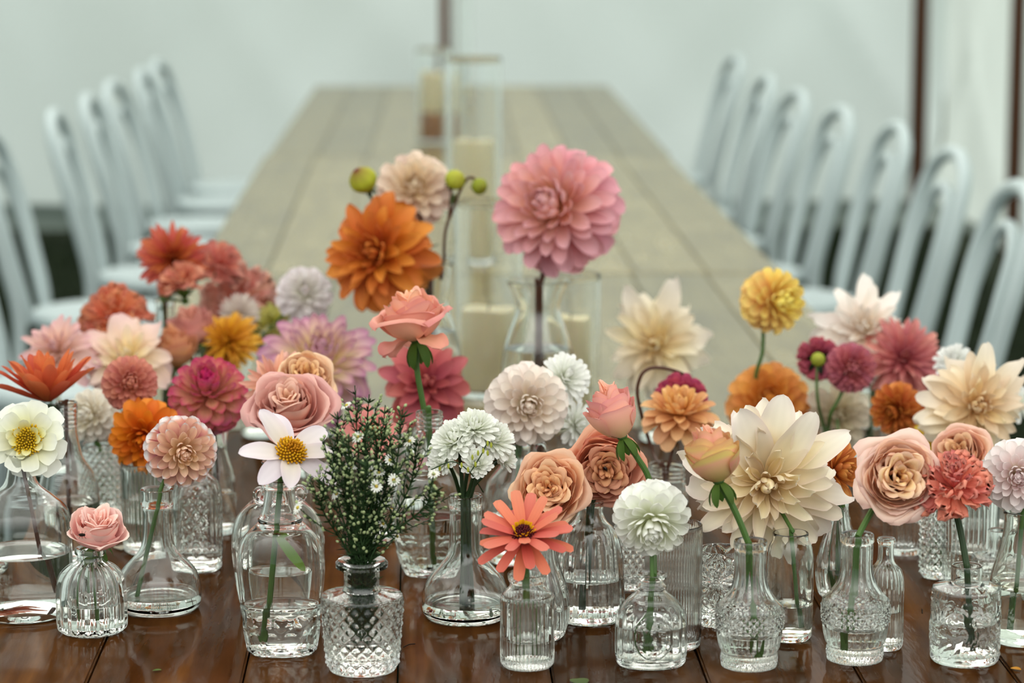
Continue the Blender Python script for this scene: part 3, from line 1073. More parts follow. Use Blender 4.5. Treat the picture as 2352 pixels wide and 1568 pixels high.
def dahlia_head(e, O, axis, R, N=70, phi0=4, phi1=105, pw=.62, L0=.45, L1=1.0, Lp=1.0, W=.34, W0=None, a=.9, b=.5, arc=(1.2, .35), arcb=None, bend=(.5, -.35),
                bend2=(0, 0), wave=0, twist=0, tip=(0, 0), inner=None, outer=None, edge=None, K=5, jit=.06, seed=1, sink=0, tiltj=.08, base=.16, frill=0, notch=0,
                nu=11, nv=6, fold=0, streak=None, squash=1.0, name='petal', extra=None, cpow=1.0):
    """spiral of petals from the heart (phi0, degrees from the facing axis) to the outermost row (phi1)"""
    r = random.Random(seed)
    W0 = W0 or W
    ms = []
    for k in range(K):
        t = k / max(1, K - 1)
        ms.append([petal_mesh(name, 1.0, lerp(W0, W, t) * 1.0, a, b, lerp(arc[0], arc[1], t) * .8, lerp((arcb or arc)[0], (arcb or arc)[1], t), lerp(bend[0], bend[1], t),
                              lerp(bend2[0], bend2[1], t), wave, twist=twist * (1 if q else -1), tip=lerp(tip[0], tip[1], t), stops=mixcol(inner, outer, t ** cpow), edge=edge,
                              seed=seed * 31 + k * 7 + q, base=base, frill=frill, notch=notch, nu=nu, nv=nv, fold=fold, streak=streak) for q in range(2 if (wave or twist or frill) else 1)])
    X, Y, A = frame(axis)
    loc = e.location
    for i in range(N):
        t = (i + .5) / N
        phi = math.radians(lerp(phi0, phi1, t ** pw)) + r.uniform(-1, 1) * tiltj
        th = i * GOLD + r.uniform(-1, 1) * .12
        rad = X * math.cos(th) + Y * math.sin(th)
        d = A * math.cos(phi) + rad * math.sin(phi)
        up = A * math.sin(phi) - rad * math.cos(phi)
        L = R * lerp(L0, L1, t ** Lp) * (1 + r.uniform(-1, 1) * jit)
        pos = O + rad * (R * .06 * t) - A * (R * sink * t)
        k = min(K - 1, int(t * K))
        me = r.choice(ms[k])
        place(name, me, e, Matrix.Translation(-loc) @ basis(pos, d, up, (L, L, L)))
    # single petals that stand out of the spiral: (clock angle from the top, angle from the axis, length, width)
    for q, (an, ph, Ls, Ws) in enumerate(extra or []):
        u_ = Vector((0, 0, 1)); u_ = (u_ - A * A.dot(u_)).normalized()
        r_ = u_.cross(A) * -1
        if r_.dot(RGT) < 0: r_ = -r_
        an, ph = math.radians(an), math.radians(ph)
        rad = u_ * math.cos(an) + r_ * math.sin(an)
        d = A * math.cos(ph) + rad * math.sin(ph)
        up = A * math.sin(ph) - rad * math.cos(ph)
        me = petal_mesh(name, 1.0, 1.0, .8, .62, .7, .4, .2, -.25, .09, twist=.25 * (1 if q % 2 else -1), tip=-.4, stops=outer, edge=edge, seed=seed + q * 11, nu=14, nv=8)
        place(name, me, e, Matrix.Translation(-loc) @ basis(O, d, up, (R * Ws, R * Ls, R * Ws)))


def calyx(e, O, axis, R, n=6, refl=115, col0='5d7a2c', col1='3f5a22', seed=5, size=.35, nub=True, dark=False):
    X, Y, A = frame(axis)
    if dark: col0, col1 = '2c3a1c', '1a2612'
    me = petal_mesh('sepal', 1.0, .34, .8, .7, .4, .3, -.3, -.6, stops=[(0, col0), (1, col1)], seed=seed, nu=6, nv=4)
    for i in range(n):
        th = 2 * PI * i / n + .3
        rad = X * math.cos(th) + Y * math.sin(th)
        phi = math.radians(refl)
        d = A * math.cos(phi) + rad * math.sin(phi)
        up = A * math.sin(phi) - rad * math.cos(phi)
        place('sepal', me, e, Matrix.Translation(-e.location) @ basis(O, d, up, R * size))
    if nub:
        rg = [(.001, -.16), (.10, -.14), (.17, -.05), (.16, .04), (.05, .08)]
        vs, fs = [], []
        for rr, z in rg:
            for k in range(12):
                a = 2 * PI * k / 12
                vs.append(O + A * (z * R) + (X * math.cos(a) + Y * math.sin(a)) * (rr * R))
        for i in range(len(rg) - 1):
            for k in range(12):
                fs.append([i * 12 + k, i * 12 + (k + 1) % 12, (i + 1) * 12 + (k + 1) % 12, (i + 1) * 12 + k])
        fs.append(list(range(12))[::-1]); fs.append(list(range(48, 60)))
        put('receptacle', vs, fs, M_STEMDK if dark else M_STEM, e, origin=e.location)


def floret_disc(e, O, axis, r0, dome, n, cols, seed=1, tall=.35, name='flower_center'):
    """packed florets of an open daisy centre, joined: far too small to pick apart"""
    rr = random.Random(seed)
    X, Y, A = frame(axis)
    vs, fs, cs = [], [], []
    for i in range(n):
        t = (i + .5) / n
        rad = r0 * math.sqrt(t)
        th = i * GOLD
        d0 = X * math.cos(th) + Y * math.sin(th)
        p = O + d0 * rad + A * (dome * (1 - t))
        d = (A * 1.0 + d0 * (.25 + t * 1.0)).normalized()
        h = r0 * tall * rr.uniform(.7, 1.2)
        w = r0 * 1.0 / math.sqrt(n)
        a = d.orthogonal().normalized(); b = d.cross(a)
        o = len(vs)
        c = lin(cols[0]).lerp(lin(cols[1]), rr.random())
        if len(cols) > 2 and t < cols[3]: c = lin(cols[2]).lerp(lin(cols[0]), rr.random() * .3)
        for q, (hh, ww) in enumerate(((0, .7), (h * .7, 1.0), (h, .45))):
            for k in range(5):
                an = 2 * PI * k / 5
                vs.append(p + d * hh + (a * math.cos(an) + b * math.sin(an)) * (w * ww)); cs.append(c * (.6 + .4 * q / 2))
        for q in range(2):
            for k in range(5):
                fs.append([o + q * 5 + k, o + q * 5 + (k + 1) % 5, o + (q + 1) * 5 + (k + 1) % 5, o + (q + 1) * 5 + k])
        fs.append([o + 10 + k for k in range(5)])
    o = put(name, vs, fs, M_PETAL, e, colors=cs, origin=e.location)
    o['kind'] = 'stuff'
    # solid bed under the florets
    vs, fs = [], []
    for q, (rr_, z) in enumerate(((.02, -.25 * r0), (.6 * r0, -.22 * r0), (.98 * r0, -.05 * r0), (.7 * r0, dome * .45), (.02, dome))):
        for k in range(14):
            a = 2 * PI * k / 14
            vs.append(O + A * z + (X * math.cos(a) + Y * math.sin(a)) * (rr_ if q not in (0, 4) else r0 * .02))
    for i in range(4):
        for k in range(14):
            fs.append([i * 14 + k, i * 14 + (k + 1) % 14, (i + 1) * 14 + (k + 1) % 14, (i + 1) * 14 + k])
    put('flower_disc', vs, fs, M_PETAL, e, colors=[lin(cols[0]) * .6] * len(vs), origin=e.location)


def stem(e, path, r0=.0022, r1=.0026, material=None, n=7, name='stem'):
    pts = spline(path, n)
    v, f = tube(pts, lambda t: lerp(r0, r1, t), 8)
    return put(name, v, f, material or M_STEM, e, origin=e.location)


SLOT = {}


def jar_path(key, O, axis, back, lean=None, foot=None, low=.0):
    """stem path from the back of a flower head through the neck of its vessel down into the water"""
    j = JARS[key]
    k = SLOT.get(key, 0); SLOT[key] = k + 1
    a = k * 2.4 + (hash_(key) % 10) * .6
    off = j['neck'] * .45
    n = Vector((j['x'] + off * math.cos(a), j['y'] + off * math.sin(a), j['top'] + .002))
    if lean is not None: n.x = j['x'] + lean * j['neck'] * .7
    nn = Vector((j['x'] + (n.x - j['x']) * .6, n.y, (j['nz'] + j['top']) / 2))
    fx = foot if foot is not None else -.5 * math.cos(a)
    b = Vector((j['x'] + j['rb'] * .55 * fx, j['y'] + j['rb'] * .3 * math.sin(a + 2), j['bot'] + low + .003))
    S = O - axis * back
    path = [S]
    up = n.z + .012
    if S.z > up + .02:
        m = S.lerp(Vector((n.x, n.y, n.z)), .45)
        m += Vector((-axis.x, -axis.y, 0)) * back * .35
        path.append(m)
    path += [n, nn, nn.lerp(b, .5), b]
    return path, b


def hash_(s):
    return sum(ord(c) * (i + 3) for i, c in enumerate(s))


FLOWERS = 'cut flowers in the bud vases'


def start(name, label, cat, key, px, py, rpx, face, dy=0.0, group=None, back=.25, lean=None, foot=None, low=0.0, y=None, smat=None, sr=(.0021, .0026), stem_=True, via=None):
    j = JARS[key]
    yy = (j['y'] if y is None else y) + dy
    O = deep(px, py, yy)
    R = rpx / ppm(O)
    A = facing(face)
    path, foot_ = jar_path(key, O, A, R * back, lean, foot, low)
    if via:
        path = [path[0]] + [deep(vx, vy, yy) for vx, vy in via] + path[-4:]
    e = empty(name, foot_, label, cat, group)
    if stem_:
        stem(e, path, sr[0], sr[1], smat)
    return e, O, A, R


FORMS = {
    'ball': dict(N=112, phi0=2, phi1=132, pw=.56, L0=.66, L1=1.0, Lp=.5, W=.56, W0=.30, a=1.5, b=.36, arc=(1.2, .85), bend=(.9, .1), bend2=(.5, -.40), tip=(.1, -.35), jit=.03, tiltj=.04, K=7),
    'pompon': dict(N=165, phi0=2, phi1=140, pw=.55, L0=.80, L1=1.0, Lp=.5, W=.40, W0=.26, a=1.7, b=.32, arc=(1.3, 1.1), bend=(.7, .15), bend2=(.3, -.25), tip=(0, -.3), jit=.02, tiltj=.03, K=5, nu=8),
    'deco': dict(N=92, phi0=3, phi1=120, pw=.60, L0=.40, L1=1.0, Lp=.58, W=.44, W0=.28, a=1.0, b=.48, arc=(1.2, .75), bend=(.9, -.1), bend2=(.5, -.3), tip=(.1, -.3), K=7, jit=.07, tiltj=.09),
    'formal': dict(N=100, phi0=2, phi1=122, pw=.57, L0=.40, L1=1.0, Lp=.5, W=.48, W0=.28, a=1.2, b=.36, arc=(1.2, .8), bend=(.9, .05), bend2=(.5, -.40), tip=(.1, -.3), K=7, jit=.03, tiltj=.04),
    'cactus': dict(N=80, phi0=4, phi1=116, pw=.62, L0=.5, L1=1.02, Lp=.6, W=.28, W0=.16, a=.75, b=.7, arc=(1.4, 1.0), bend=(.35, -.1), bend2=(.2, -.25), K=5, jit=.12, tiltj=.10),
    'dinner': dict(N=88, phi0=4, phi1=122, pw=.62, L0=.36, L1=1.0, Lp=.66, W=.40, W0=.28, a=.85, b=.62, arc=(1.6, .45), bend=(.6, -.1), bend2=(.4, -.35), wave=.12, twist=.45, tip=(.2, -.5), K=6, jit=.15, tiltj=.17),
    'mum': dict(N=110, phi0=4, phi1=100, pw=.6, L0=.60, L1=1.0, Lp=.7, W=.28, W0=.20, a=.55, b=.2, arc=(.9, .6), bend=(.7, .15), bend2=(.2, -.2), K=4, jit=.08, nu=8, nv=4),
    'carnation': dict(N=62, phi0=4, phi1=98, pw=.62, L0=.82, L1=1.0, W=.56, W0=.36, a=1.5, b=.12, arc=(.8, .3), bend=(.3, -.2), wave=.12, twist=.5, frill=.22, K=3, jit=.10, tiltj=.16, nu=10, nv=10),
}


def dahlia(form, key, px, py, rpx, face, label, inner, outer, name='dahlia', cat='flower', group=None, kx=None, cal=None, dark=False, edge=None, back=.2, seed=None, cup=None, center=None, **kw):
    st = {k: kw.pop(k) for k in ('dy', 'lean', 'foot', 'low', 'y', 'smat', 'sr', 'stem_', 'via') if k in kw}
    e, O, A, R = start(name, label, cat, key, px, py, rpx, face, group=group, back=back, **st)
    cfg = dict(FORMS[form]); cfg.update(kw)
    if edge: cfg['edge'] = edge
    dahlia_head(e, O, A, R, inner=inner, outer=outer, seed=seed or (int(px * 3 + py) % 9973), **cfg)
    if center:
        floret_disc(e, O + A * R * center[3], A, R * center[0], R * center[1], center[2], center[4:], tall=.3)
    if cal:
        calyx(e, O - A * R * back * (.6 if cal > 60 else 1.0), A, R, refl=cal, dark=dark, size=kx or .35)
    return e, O, A, R


def S3(a, b, c):
    return [(0, a), (.55, b), (1, c)]


# ---- roses
def rose_petal(r0, R1, H, half, flare, roll, stops, edge, seed, nu=9, nv=10, wob=.05, point=0.0, lip=0.0):
    """cupped rose petal around the Z axis, its middle towards +X"""
    r = random.Random(seed * 131 + 5)
    p1, p2 = r.uniform(0, 6.28), r.uniform(0, 6.28)
    vs, fs, cs = [], [], []
    for i in range(nu + 1):
        u = i / nu
        rad = lerp(r0, R1, math.sin(min(1, u * 1.25) * PI / 2) ** .75) + flare * max(0, u - .5) ** 2 * 4 * R1
        for j in range(nv + 1):
            v = j / nv * 2 - 1
            wsc = (.45 + .55 * math.sin(min(1, u * 1.5) * PI / 2)) * (1 - .16 * max(0, u - .75) * 4)
            th = v * half * wsc
            top = 1 - .22 * abs(v) ** 2.6 + point * (1 - abs(v)) ** 2
            z = H * u * top
            z -= roll * H * max(0, u - .72) ** 2 * 10
            rr = rad * (1 + wob * math.sin(3 * v + p1) * u + wob * .8 * math.sin(5 * v + p2) * u * u) + roll * R1 * .35 * max(0, u - .6)
            if lip and u > .70:
                q_ = (u - .70) / .30
                rr += lip * q_
                z -= H * u * top - H * .70 * top - lip * .55 * math.sin(q_ * 1.9)
            vs.append(Vector((rr * math.cos(th), rr * math.sin(th), z + wob * H * .5 * math.sin(4 * v + p2) * u)))
            c = lin(stops[0][1])
            for (u0, c0), (u1, c1) in zip(stops, stops[1:]):
                if u0 <= u <= u1 + 1e-6:
                    c = lin(c0).lerp(lin(c1), (u - u0) / max(1e-6, u1 - u0)); break
            if edge: c = c.lerp(lin(edge[0]), edge[1] * max(abs(v) ** 3, smooth((u - .8) * 5)))
            cs.append(c)
    for i in range(nu):
        for j in range(nv):
            q = i * (nv + 1) + j
            fs.append([q, q + 1, q + nv + 2, q + nv + 1])
    me = bpy.data.meshes.new('petal')
    me.from_pydata([tuple(v) for v in vs], [], fs)
    me.polygons.foreach_set('use_smooth', [True] * len(me.polygons))
    a = me.color_attributes.new('Col', 'FLOAT_COLOR', 'POINT')
    a.data.foreach_set('color', [k for c in cs for k in (c[0], c[1], c[2], 1.0)])
    me.materials.append(M_PETAL)
    return me


def rose(key, px, py, rpx, face, label, inner, outer, layers=5, n=5, H=1.05, open_=.5, heart=5, edge=None, group=None, cal=125, back=.55, seed=None, name='garden_rose', bud=False, quart=False, tight=.16, droop=None, **kw):
    st = {k: kw.pop(k) for k in ('dy', 'lean', 'foot', 'low', 'y', 'smat', 'sr', 'stem_', 'via') if k in kw}
    e, O, A, R = start(name, label, 'flower', key, px, py, rpx, face, group=group, back=back, **st)
    seed = seed or (int(px * 5 + py * 3) % 9973)
    r = random.Random(seed)
    X, Y, Z = frame(A)
    base = O - A * R * H * .52
    T0 = Matrix(((X.x, Y.x, Z.x, base.x), (X.y, Y.y, Z.y, base.y), (X.z, Y.z, Z.z, base.z), (0, 0, 0, 1)))
    T0 = Matrix.Translation(-e.location) @ T0
    total = layers + heart
    for k in range(total):
        core = k < heart                       # ruffled, folded petals of the heart
        t = k / (total - 1)
        if core:
            tk = k / max(1, heart)
            R1 = R * lerp(.07, .50 if quart else .34, tk ** .9)
        else:
            tk = (k - heart) / max(1, layers - 1)
            R1 = R * lerp((.54 if quart else .38) if heart else tight, .80, tk ** .95)
        h = R * H * (lerp(1.36, 1.32, tk) if core else lerp(.97, .80, tk)) * (lerp(1.15, .95, t) if bud else 1)
        fl = 0 if core else open_ * lerp(.0, .32, tk ** 1.5)
        roll = 0 if core else open_ * lerp(0, .75, tk ** 2)
        half = lerp(1.5, 1.05, t) if n >= 4 else 1.45
        st_ = [(u_, c_.lerp(Vector((1, .86, .72)), .20)) for u_, c_ in mixcol(inner, outer, t)]
        wb = (lerp(.30, .16, tk) if quart else .12) if core else (lerp(.09, .08, tk) if not bud else .07)
        ms = [rose_petal(R * lerp(.05, .2, t), R1, h, half, fl, roll, st_, edge if (not core or quart) else None, seed + k * 3 + q, wob=wb, nu=8, nv=12 if core else 10, lip=R * (.085 if quart else .07) if core else 0) for q in range(3)]
        nn = n if t > .2 else max(3, n - 1)
        for i in range(nn):
            a = 2 * PI * i / nn + k * 1.3 + r.uniform(-.2, .2)
            ti = Matrix.Rotation(r.uniform(-.05, .05) + (0 if core else open_ * lerp(0, .10, tk)), 4, 'Y')
            sc = 1 + r.uniform(-.08, .06)
            place('petal', r.choice(ms), e, T0 @ Matrix.Rotation(a, 4, 'Z') @ ti @ Matrix.Scale(sc, 4))
    for q, (an, ph, Ls, Ws) in enumerate(droop or []):       # outer petals that have fallen open
        u_ = Vector((0, 0, 1)); u_ = (u_ - A * A.dot(u_))
        u_ = u_.normalized() if u_.length > .05 else frame(A)[0]
        r_ = u_.cross(A)
        if r_.dot(RGT) < 0: r_ = -r_
        an, ph = math.radians(an), math.radians(ph)
        rad = r_ * math.sin(an) + u_ * math.cos(an)
        dd = A * math.cos(ph) + rad * math.sin(ph)
        me = petal_mesh('petal', 1, 1, .8, .22, .5, .8, .4, -.6, .07, tip=-.4, stops=[(u2, c2.lerp(Vector((1, .86, .72)), .1)) for u2, c2 in mixcol(outer, outer, 0)], edge=edge, seed=seed + 60 + q, nu=12, nv=8)
        place('petal', me, e, Matrix.Translation(-e.location) @ basis(base + A * R * .1, dd, A * math.sin(ph) - rad * math.cos(ph), (R * Ws, R * Ls, R * Ws)))
    if cal:
        calyx(e, base + A * R * .02, A, R, n=5, refl=cal, size=.85, seed=seed)
    return e, O, A, R

# ------------------------------------------------------------------ the flowers, from the front row backwards
WHITE = ('dfe6d6', 'eef0e6', 'f2f2ec')
# left front: open white dahlia with yellow eye
e, O, A, R = start('dahlia', 'open white dahlia with a bright yellow eye at the far left', 'flower', 'J1', 64, 1010, 88, (.05, .22, 1), back=.2, lean=.3, foot=.9, smat=M_STEMBR)
dahlia_head(e, O, A, R, N=20, phi0=66, phi1=96, pw=1, L0=.90, L1=1.04, W=.54, a=.75, b=.22, arc=(.35, .25), bend=(.2, .0), bend2=(-.3, -.25), K=3, tiltj=.06,
            inner=[(0, 'd8c428'), (.42, 'e8e6b4'), (1, 'f3f5ea')], outer=[(0, 'd8cc48'), (.35, 'eeefda'), (1, 'f3f5ee')], seed=4)
dahlia_head(e, O + A * R * .04, A, R, N=10, phi0=58, phi1=70, pw=1, L0=.50, L1=.60, W=.50, a=.7, b=.3, arc=(.7, .5), bend=(.4, .2), K=2,
            inner=[(0, 'd0b418'), (.5, 'e6d64c'), (1, 'eef0c8')], outer=[(0, 'd0b418'), (.5, 'e6d64c'), (1, 'f0f2d8')], seed=5)
floret_disc(e, O + A * R * .12, A, R * .36, R * .07, 120, ('e4b020', 'f0cc34', 'd0a420', .25), tall=.35)

dahlia('cactus', 'J6', 112, 922, 132, (-.12, 1, -.04), 'orange red dahlia seen from the side with dark green calyx', S3('b84c28', 'd4643c', 'd8744c'), S3('c05830', 'd46840', 'd67450'),
       N=38, phi0=14, phi1=76, pw=.8, L0=.8, W=.32, W0=.28, a=.8, b=.62, arc=(.9, .7), bend=(.2, .55), bend2=(0, -.5), wave=.05, twist=.2, jit=.14, tiltj=.14, cal=100, dark=True, kx=.34, smat=M_STEMBR, lean=0)
dahlia('ball', 'J8', 208, 953, 66, (-.45, .35, 1), 'small cream white ball dahlia behind the orange one', S3('d8cea4', 'efe8d6', 'f2eee4'), S3('dccebe', 'eee6da', 'f2ece4'), N=100)
dahlia('deco', 'J7', 333, 1004, 98, (-.16, -.12, 1), 'plain orange decorative dahlia on the left', S3('b85008', 'd86c10', 'e07c1c'), S3('cc6410', 'e88426', 'ee9438'), N=84)
dahlia('formal', 'J3', 418, 1038, 92, (.30, .02, .95), 'dahlia with cream petals streaked magenta above the conical flask', S3('e8c058', 'f4e0b4', 'f4d4c0'), [(0, 'a01450'), (.70, 'b42c64'), (.87, 'e8b090'), (1, 'f4dcb4')],
       edge=('eab898', .35), cpow=1.3, cal=None, lean=.5, foot=-1, smat=M_STEM, b=.5, streak=('b01c58', .35))
rose('J2', 224, 1216, 76, (.12, .88, .42), 'little pale pink rose in the scalloped bud vase', S3('f0a898', 'f6c0b4', 'f8d0c6'), S3('dc8490', 'f0b6b6', 'f4cac4'), layers=4, n=4, H=1.05, open_=.30, heart=5, quart=True, edge=('f8d8cc', .5), cal=115)
# daisy dahlia over the syrup bottle
e, O, A, R = start('dahlia', 'white daisy dahlia with a deep yellow center over the syrup bottle', 'flower', 'J9', 666, 1042, 108, (.34, .74, .58), back=.16, lean=.1, foot=-.9, smat=M_STEM, sr=(.003, .0033))
dahlia_head(e, O, A, R, N=8, phi0=76, phi1=92, pw=1, L0=1.04, L1=1.14, W=.44, a=.72, b=.62, arc=(.5, .4), bend=(.25, .0), bend2=(-.45, -.35), K=3, jit=.08, tiltj=.1,
            inner=[(0, 'd8b838'), (.25, 'e8dcc8'), (1, 'eee4ea')], outer=[(0, 'd8b838'), (.25, 'e8dce0'), (1, 'efe6ec')], seed=8, edge=('e4d0e0', .5), wave=.03)
floret_disc(e, O + A * R * .05, A, R * .30, R * .16, 110, ('dc9412', 'e8ae20', 'c87c10', .2), tall=.35)
calyx(e, O - A * R * .08, A, R, refl=135, size=.42)
q0 = deep(630, 1222, JARS['J9']['y']); q1 = deep(702, 1312, JARS['J9']['y'] + .004)
lfm = petal_mesh('leaf', (q1 - q0).length, .011, .6, .5, .4, .3, .1, -.2, stops=[(0, '6c8c34'), (1, '86a048')], seed=9, nu=8, nv=4)
place('leaf', lfm, e, Matrix.Translation(-e.location) @ basis(q0, q1 - q0, Vector((0, -1, .3))))
# coral zinnia
e, O, A, R = start('zinnia', 'coral zinnia with dark red heart and yellow star ring', 'flower', 'J13', 1203, 1230, 112, (-.04, .86, .50), back=.14, lean=-.2, foot=0, sr=(.0045, .0035))
dahlia_head(e, O, A, R, N=15, phi0=56, phi1=72, pw=1, L0=.92, L1=.98, W=.25, a=.5, b=.2, arc=(.25, .25), bend=(.1, .0), bend2=(-.1, -.15), K=3, jit=.07, notch=.06,
            inner=S3('cc5844', 'dc7660', 'e0846e'), outer=S3('cc5844', 'dc7660', 'e0846e'), seed=3)
dahlia_head(e, O - A * R * .04, A, R, N=17, phi0=80, phi1=100, pw=1, L0=.96, L1=1.06, W=.24, a=.5, b=.2, arc=(.3, .3), bend=(.05, .0), bend2=(-.25, -.35), K=3, jit=.07, notch=.06,
            inner=S3('c45040', 'd86a56', 'dc7864'), outer=S3('bc4c3c', 'd46652', 'da7460'), seed=12)
floret_disc(e, O + A * R * .02, A, R * .25, R * .16, 120, ('501418', '701c20'), tall=.22)
st = petal_mesh('floret', 1, .55, .5, .3, .9, .6, .2, -.3, stops=[(0, 'c88c10'), (1, 'f0bc1c')], seed=2, nu=5, nv=3)
X, Y, Z = frame(A)
for i in range(20):
    a = 2 * PI * i / 20 + rnd.uniform(-.1, .1)
    rad = X * math.cos(a) + Y * math.sin(a)
    place('floret', st, e, Matrix.Translation(-e.location) @ basis(O + rad * R * rnd.uniform(.13, .21) + A * R * .13, A + rad * rnd.uniform(.1, .8), A * .3 - rad, R * .14))
calyx(e, O - A * R * .08, A, R, refl=130, size=.2)
dahlia('ball', 'J18', 1497, 1196, 94, (-.02, -.46, .88), 'white ball dahlia with a pale green heart standing straight in front', S3('d4d87c', 'eef0d4', 'f6f6f0'), S3('e6e8de', 'f4f6ef', 'f7f7f4'),
       N=112, W=.56, pw=.60, lean=0, foot=0)
# peach rosebud in the bell vase and the big cream dahlia behind it
rose('J21', 1638, 1048, 82, (-.22, .95, -.02), 'peach rosebud with yellow base leaning left over the bell vase', S3('e8ac68', 'eea884', 'e89c80'), [(0, 'd8c84c'), (.42, 'ecc478'), (.72, 'eca480'), (1, 'e08c74')], layers=5, n=4, H=1.35, open_=.16, heart=2, bud=True,
     edge=('c8606c', .45), cal=128, back=.75, lean=-.4, foot=.5, sr=(.0034, .0034), smat=M_STEM, tight=.2)
dahlia('dinner', 'J22', 1758, 1108, 198, (.02, .10, 1), 'very large cream dahlia with long curling petals', S3('e0bc74', 'f0dcac', 'f4e6c4'), S3('ecdca4', 'f5ecd2', 'f6efe6'),
       dy=.06, N=104, W=.36, phi1=122, seed=21, edge=('eed8d8', .4), jit=.18, lean=.2, foot=.9,
       extra=[(-22, 62, 1.08, .50), (8, 66, 1.18, .46), (30, 60, 1.16, .40), (58, 84, 1.15, .36), (-50, 80, 1.02, .36), (100, 92, 1.02, .34), (-75, 95, 1.0, .36), (130, 100, 1.0, .40)])
rose('J23', 2062, 1095, 102, (.02, .30, .95), 'open peach garden rose facing forward over the right bell vase', S3('d09428', 'e8b858', 'f0c880'), S3('ecbc98', 'f6d8c4', 'f8dcd0'), layers=6, n=5, H=.95, open_=.62, heart=5, quart=True,
     edge=('eab8ac', .5), cal=115, lean=.1, foot=-.6, sr=(.0034, .0034))
dahlia('carnation', 'J30', 2190, 1120, 88, (-.15, .85, .50), 'ruffled coral carnation in the embossed vase', S3('d06454', 'e68272', 'ec9484'), S3('d06454', 'e47e6c', 'ea8e7e'), name='carnation',
       cal=22, kx=.62, back=.72, lean=-.1, foot=.3, sr=(.0036, .0032), smat=M_STEMDK, N=64)
dahlia('formal', 'J31', 2338, 1092, 92, (-.15, .12, 1), 'blush white dahlia with pink heart cut by the right edge', S3('d0c874', 'ead0d0', 'f0e2e0'), S3('e8dad6', 'f4ece8', 'f6f2f0'), N=104, lean=-.2, foot=-.5)

# white chrysanthemum spray in the middle flask
MUMS = [(1090, 985, 58, (.1, .9, .5), 'uppermost white chrysanthemum of the spray'), (1045, 1015, 62, (-.35, .75, .6), 'white chrysanthemum at the left of the spray'),
        (1130, 1012, 58, (.45, .7, .6), 'white chrysanthemum at the right of the spray'), (1022, 1060, 44, (-.5, .25, .8), 'small cupped white chrysanthemum low on the left of the spray'),
        (1095, 1068, 44, (.05, .4, .9), 'small cupped white chrysanthemum low in the middle of the spray'), (1152, 1055, 36, (.6, .35, .6), 'half hidden white chrysanthemum low on the right of the spray')]
for i, (x, y, r, f, lab) in enumerate(MUMS):
    small = r < 50
    dahlia('mum', 'J11', x, y, r, f, lab, S3('d8dcb0', 'eef0e4', 'f4f5f0'), S3('dfe3d2', 'f0f2ea', 'f5f6f2'), name='chrysanthemum', group='white chrysanthemum spray', cal=130, kx=.5, back=.3,
           N=70 if small else 110, phi1=66 if small else 98, dy=(-.01, -.015, 0, -.02, -.03, .01)[i], seed=40 + i, smat=M_STEMDK, dark=True, foot=(-.2, 0, .2, -.1, .1, .3)[i])

# orange and peach garden roses, salmon bud on a long stem
rose('J15', 1262, 1124, 94, (-.12, .35, .93), 'peach orange garden rose with a packed quartered heart', S3('d08028', 'e49844', 'ecac64'), S3('e8a468', 'f2bc8c', 'f4c8a8'), layers=4, n=6, H=.85, open_=.45, heart=7, quart=True,
     edge=('eab890', .35), dy=-.045, lean=-.3, foot=-.4, cal=None, smat=M_STEMDK)
rose('J15', 1392, 1074, 100, (-.02, .05, 1), 'burnt orange garden rose with pink rim behind the salmon bud', S3('bc6c14', 'd08428', 'da943c'), S3('dc8860', 'ec9e7e', 'eeac92'), layers=4, n=6, H=.85, open_=.40, heart=7, quart=True,
     edge=('d88870', .4), dy=.0, lean=.4, foot=-.2, cal=None, smat=M_STEMDK)
rose('J18', 1408, 945, 74, (-.34, .92, -.02), 'salmon rosebud with pink streaked outer petals on a slanting stem', S3('f0a878', 'f4b494', 'f2ac94'), S3('ecc888', 'f0ac90', 'e49494'), layers=5, n=4, H=1.6, open_=.20, heart=2, bud=True,
     edge=('d87c88', .4), cal=130, back=.80, dy=0, y=JARS['J15']['y'] - .085, via=[(1462, 1048), (1492, 1105), (1500, 1200)], tight=.2, sr=(.0034, .0030))

# blush ball over the jug and the little white one behind
dahlia('formal', 'J17', 1212, 930, 104, (.10, .10, 1), 'large blush white formal dahlia over the handled jug', S3('d0cc80', 'ecdcc8', 'f0e4d8'), S3('e6d0c4', 'f3e8e0', 'f6f0ea'), N=104, edge=('e8d8d4', .4), lean=-.2, dy=-.02)
dahlia('mum', 'J17', 1296, 868, 64, (.45, .55, .75), 'white chrysanthemum peeping out behind the blush dahlia', S3('e0e2c8', 'f0f1ea', 'f5f5f2'), S3('e4e8dc', 'f2f3ee', 'f6f6f4'), name='chrysanthemum', N=90, y=JARS['J17']['y'] + .05)
dahlia('mum', 'J17', 1322, 975, 56, (.6, .2, .6), 'second white chrysanthemum low behind the blush dahlia', S3('e0e2c8', 'f0f1ea', 'f5f5f2'), S3('e4e8dc', 'f2f3ee', 'f6f6f4'), name='chrysanthemum', N=80, y=JARS['J17']['y'] + .05, stem_=True)

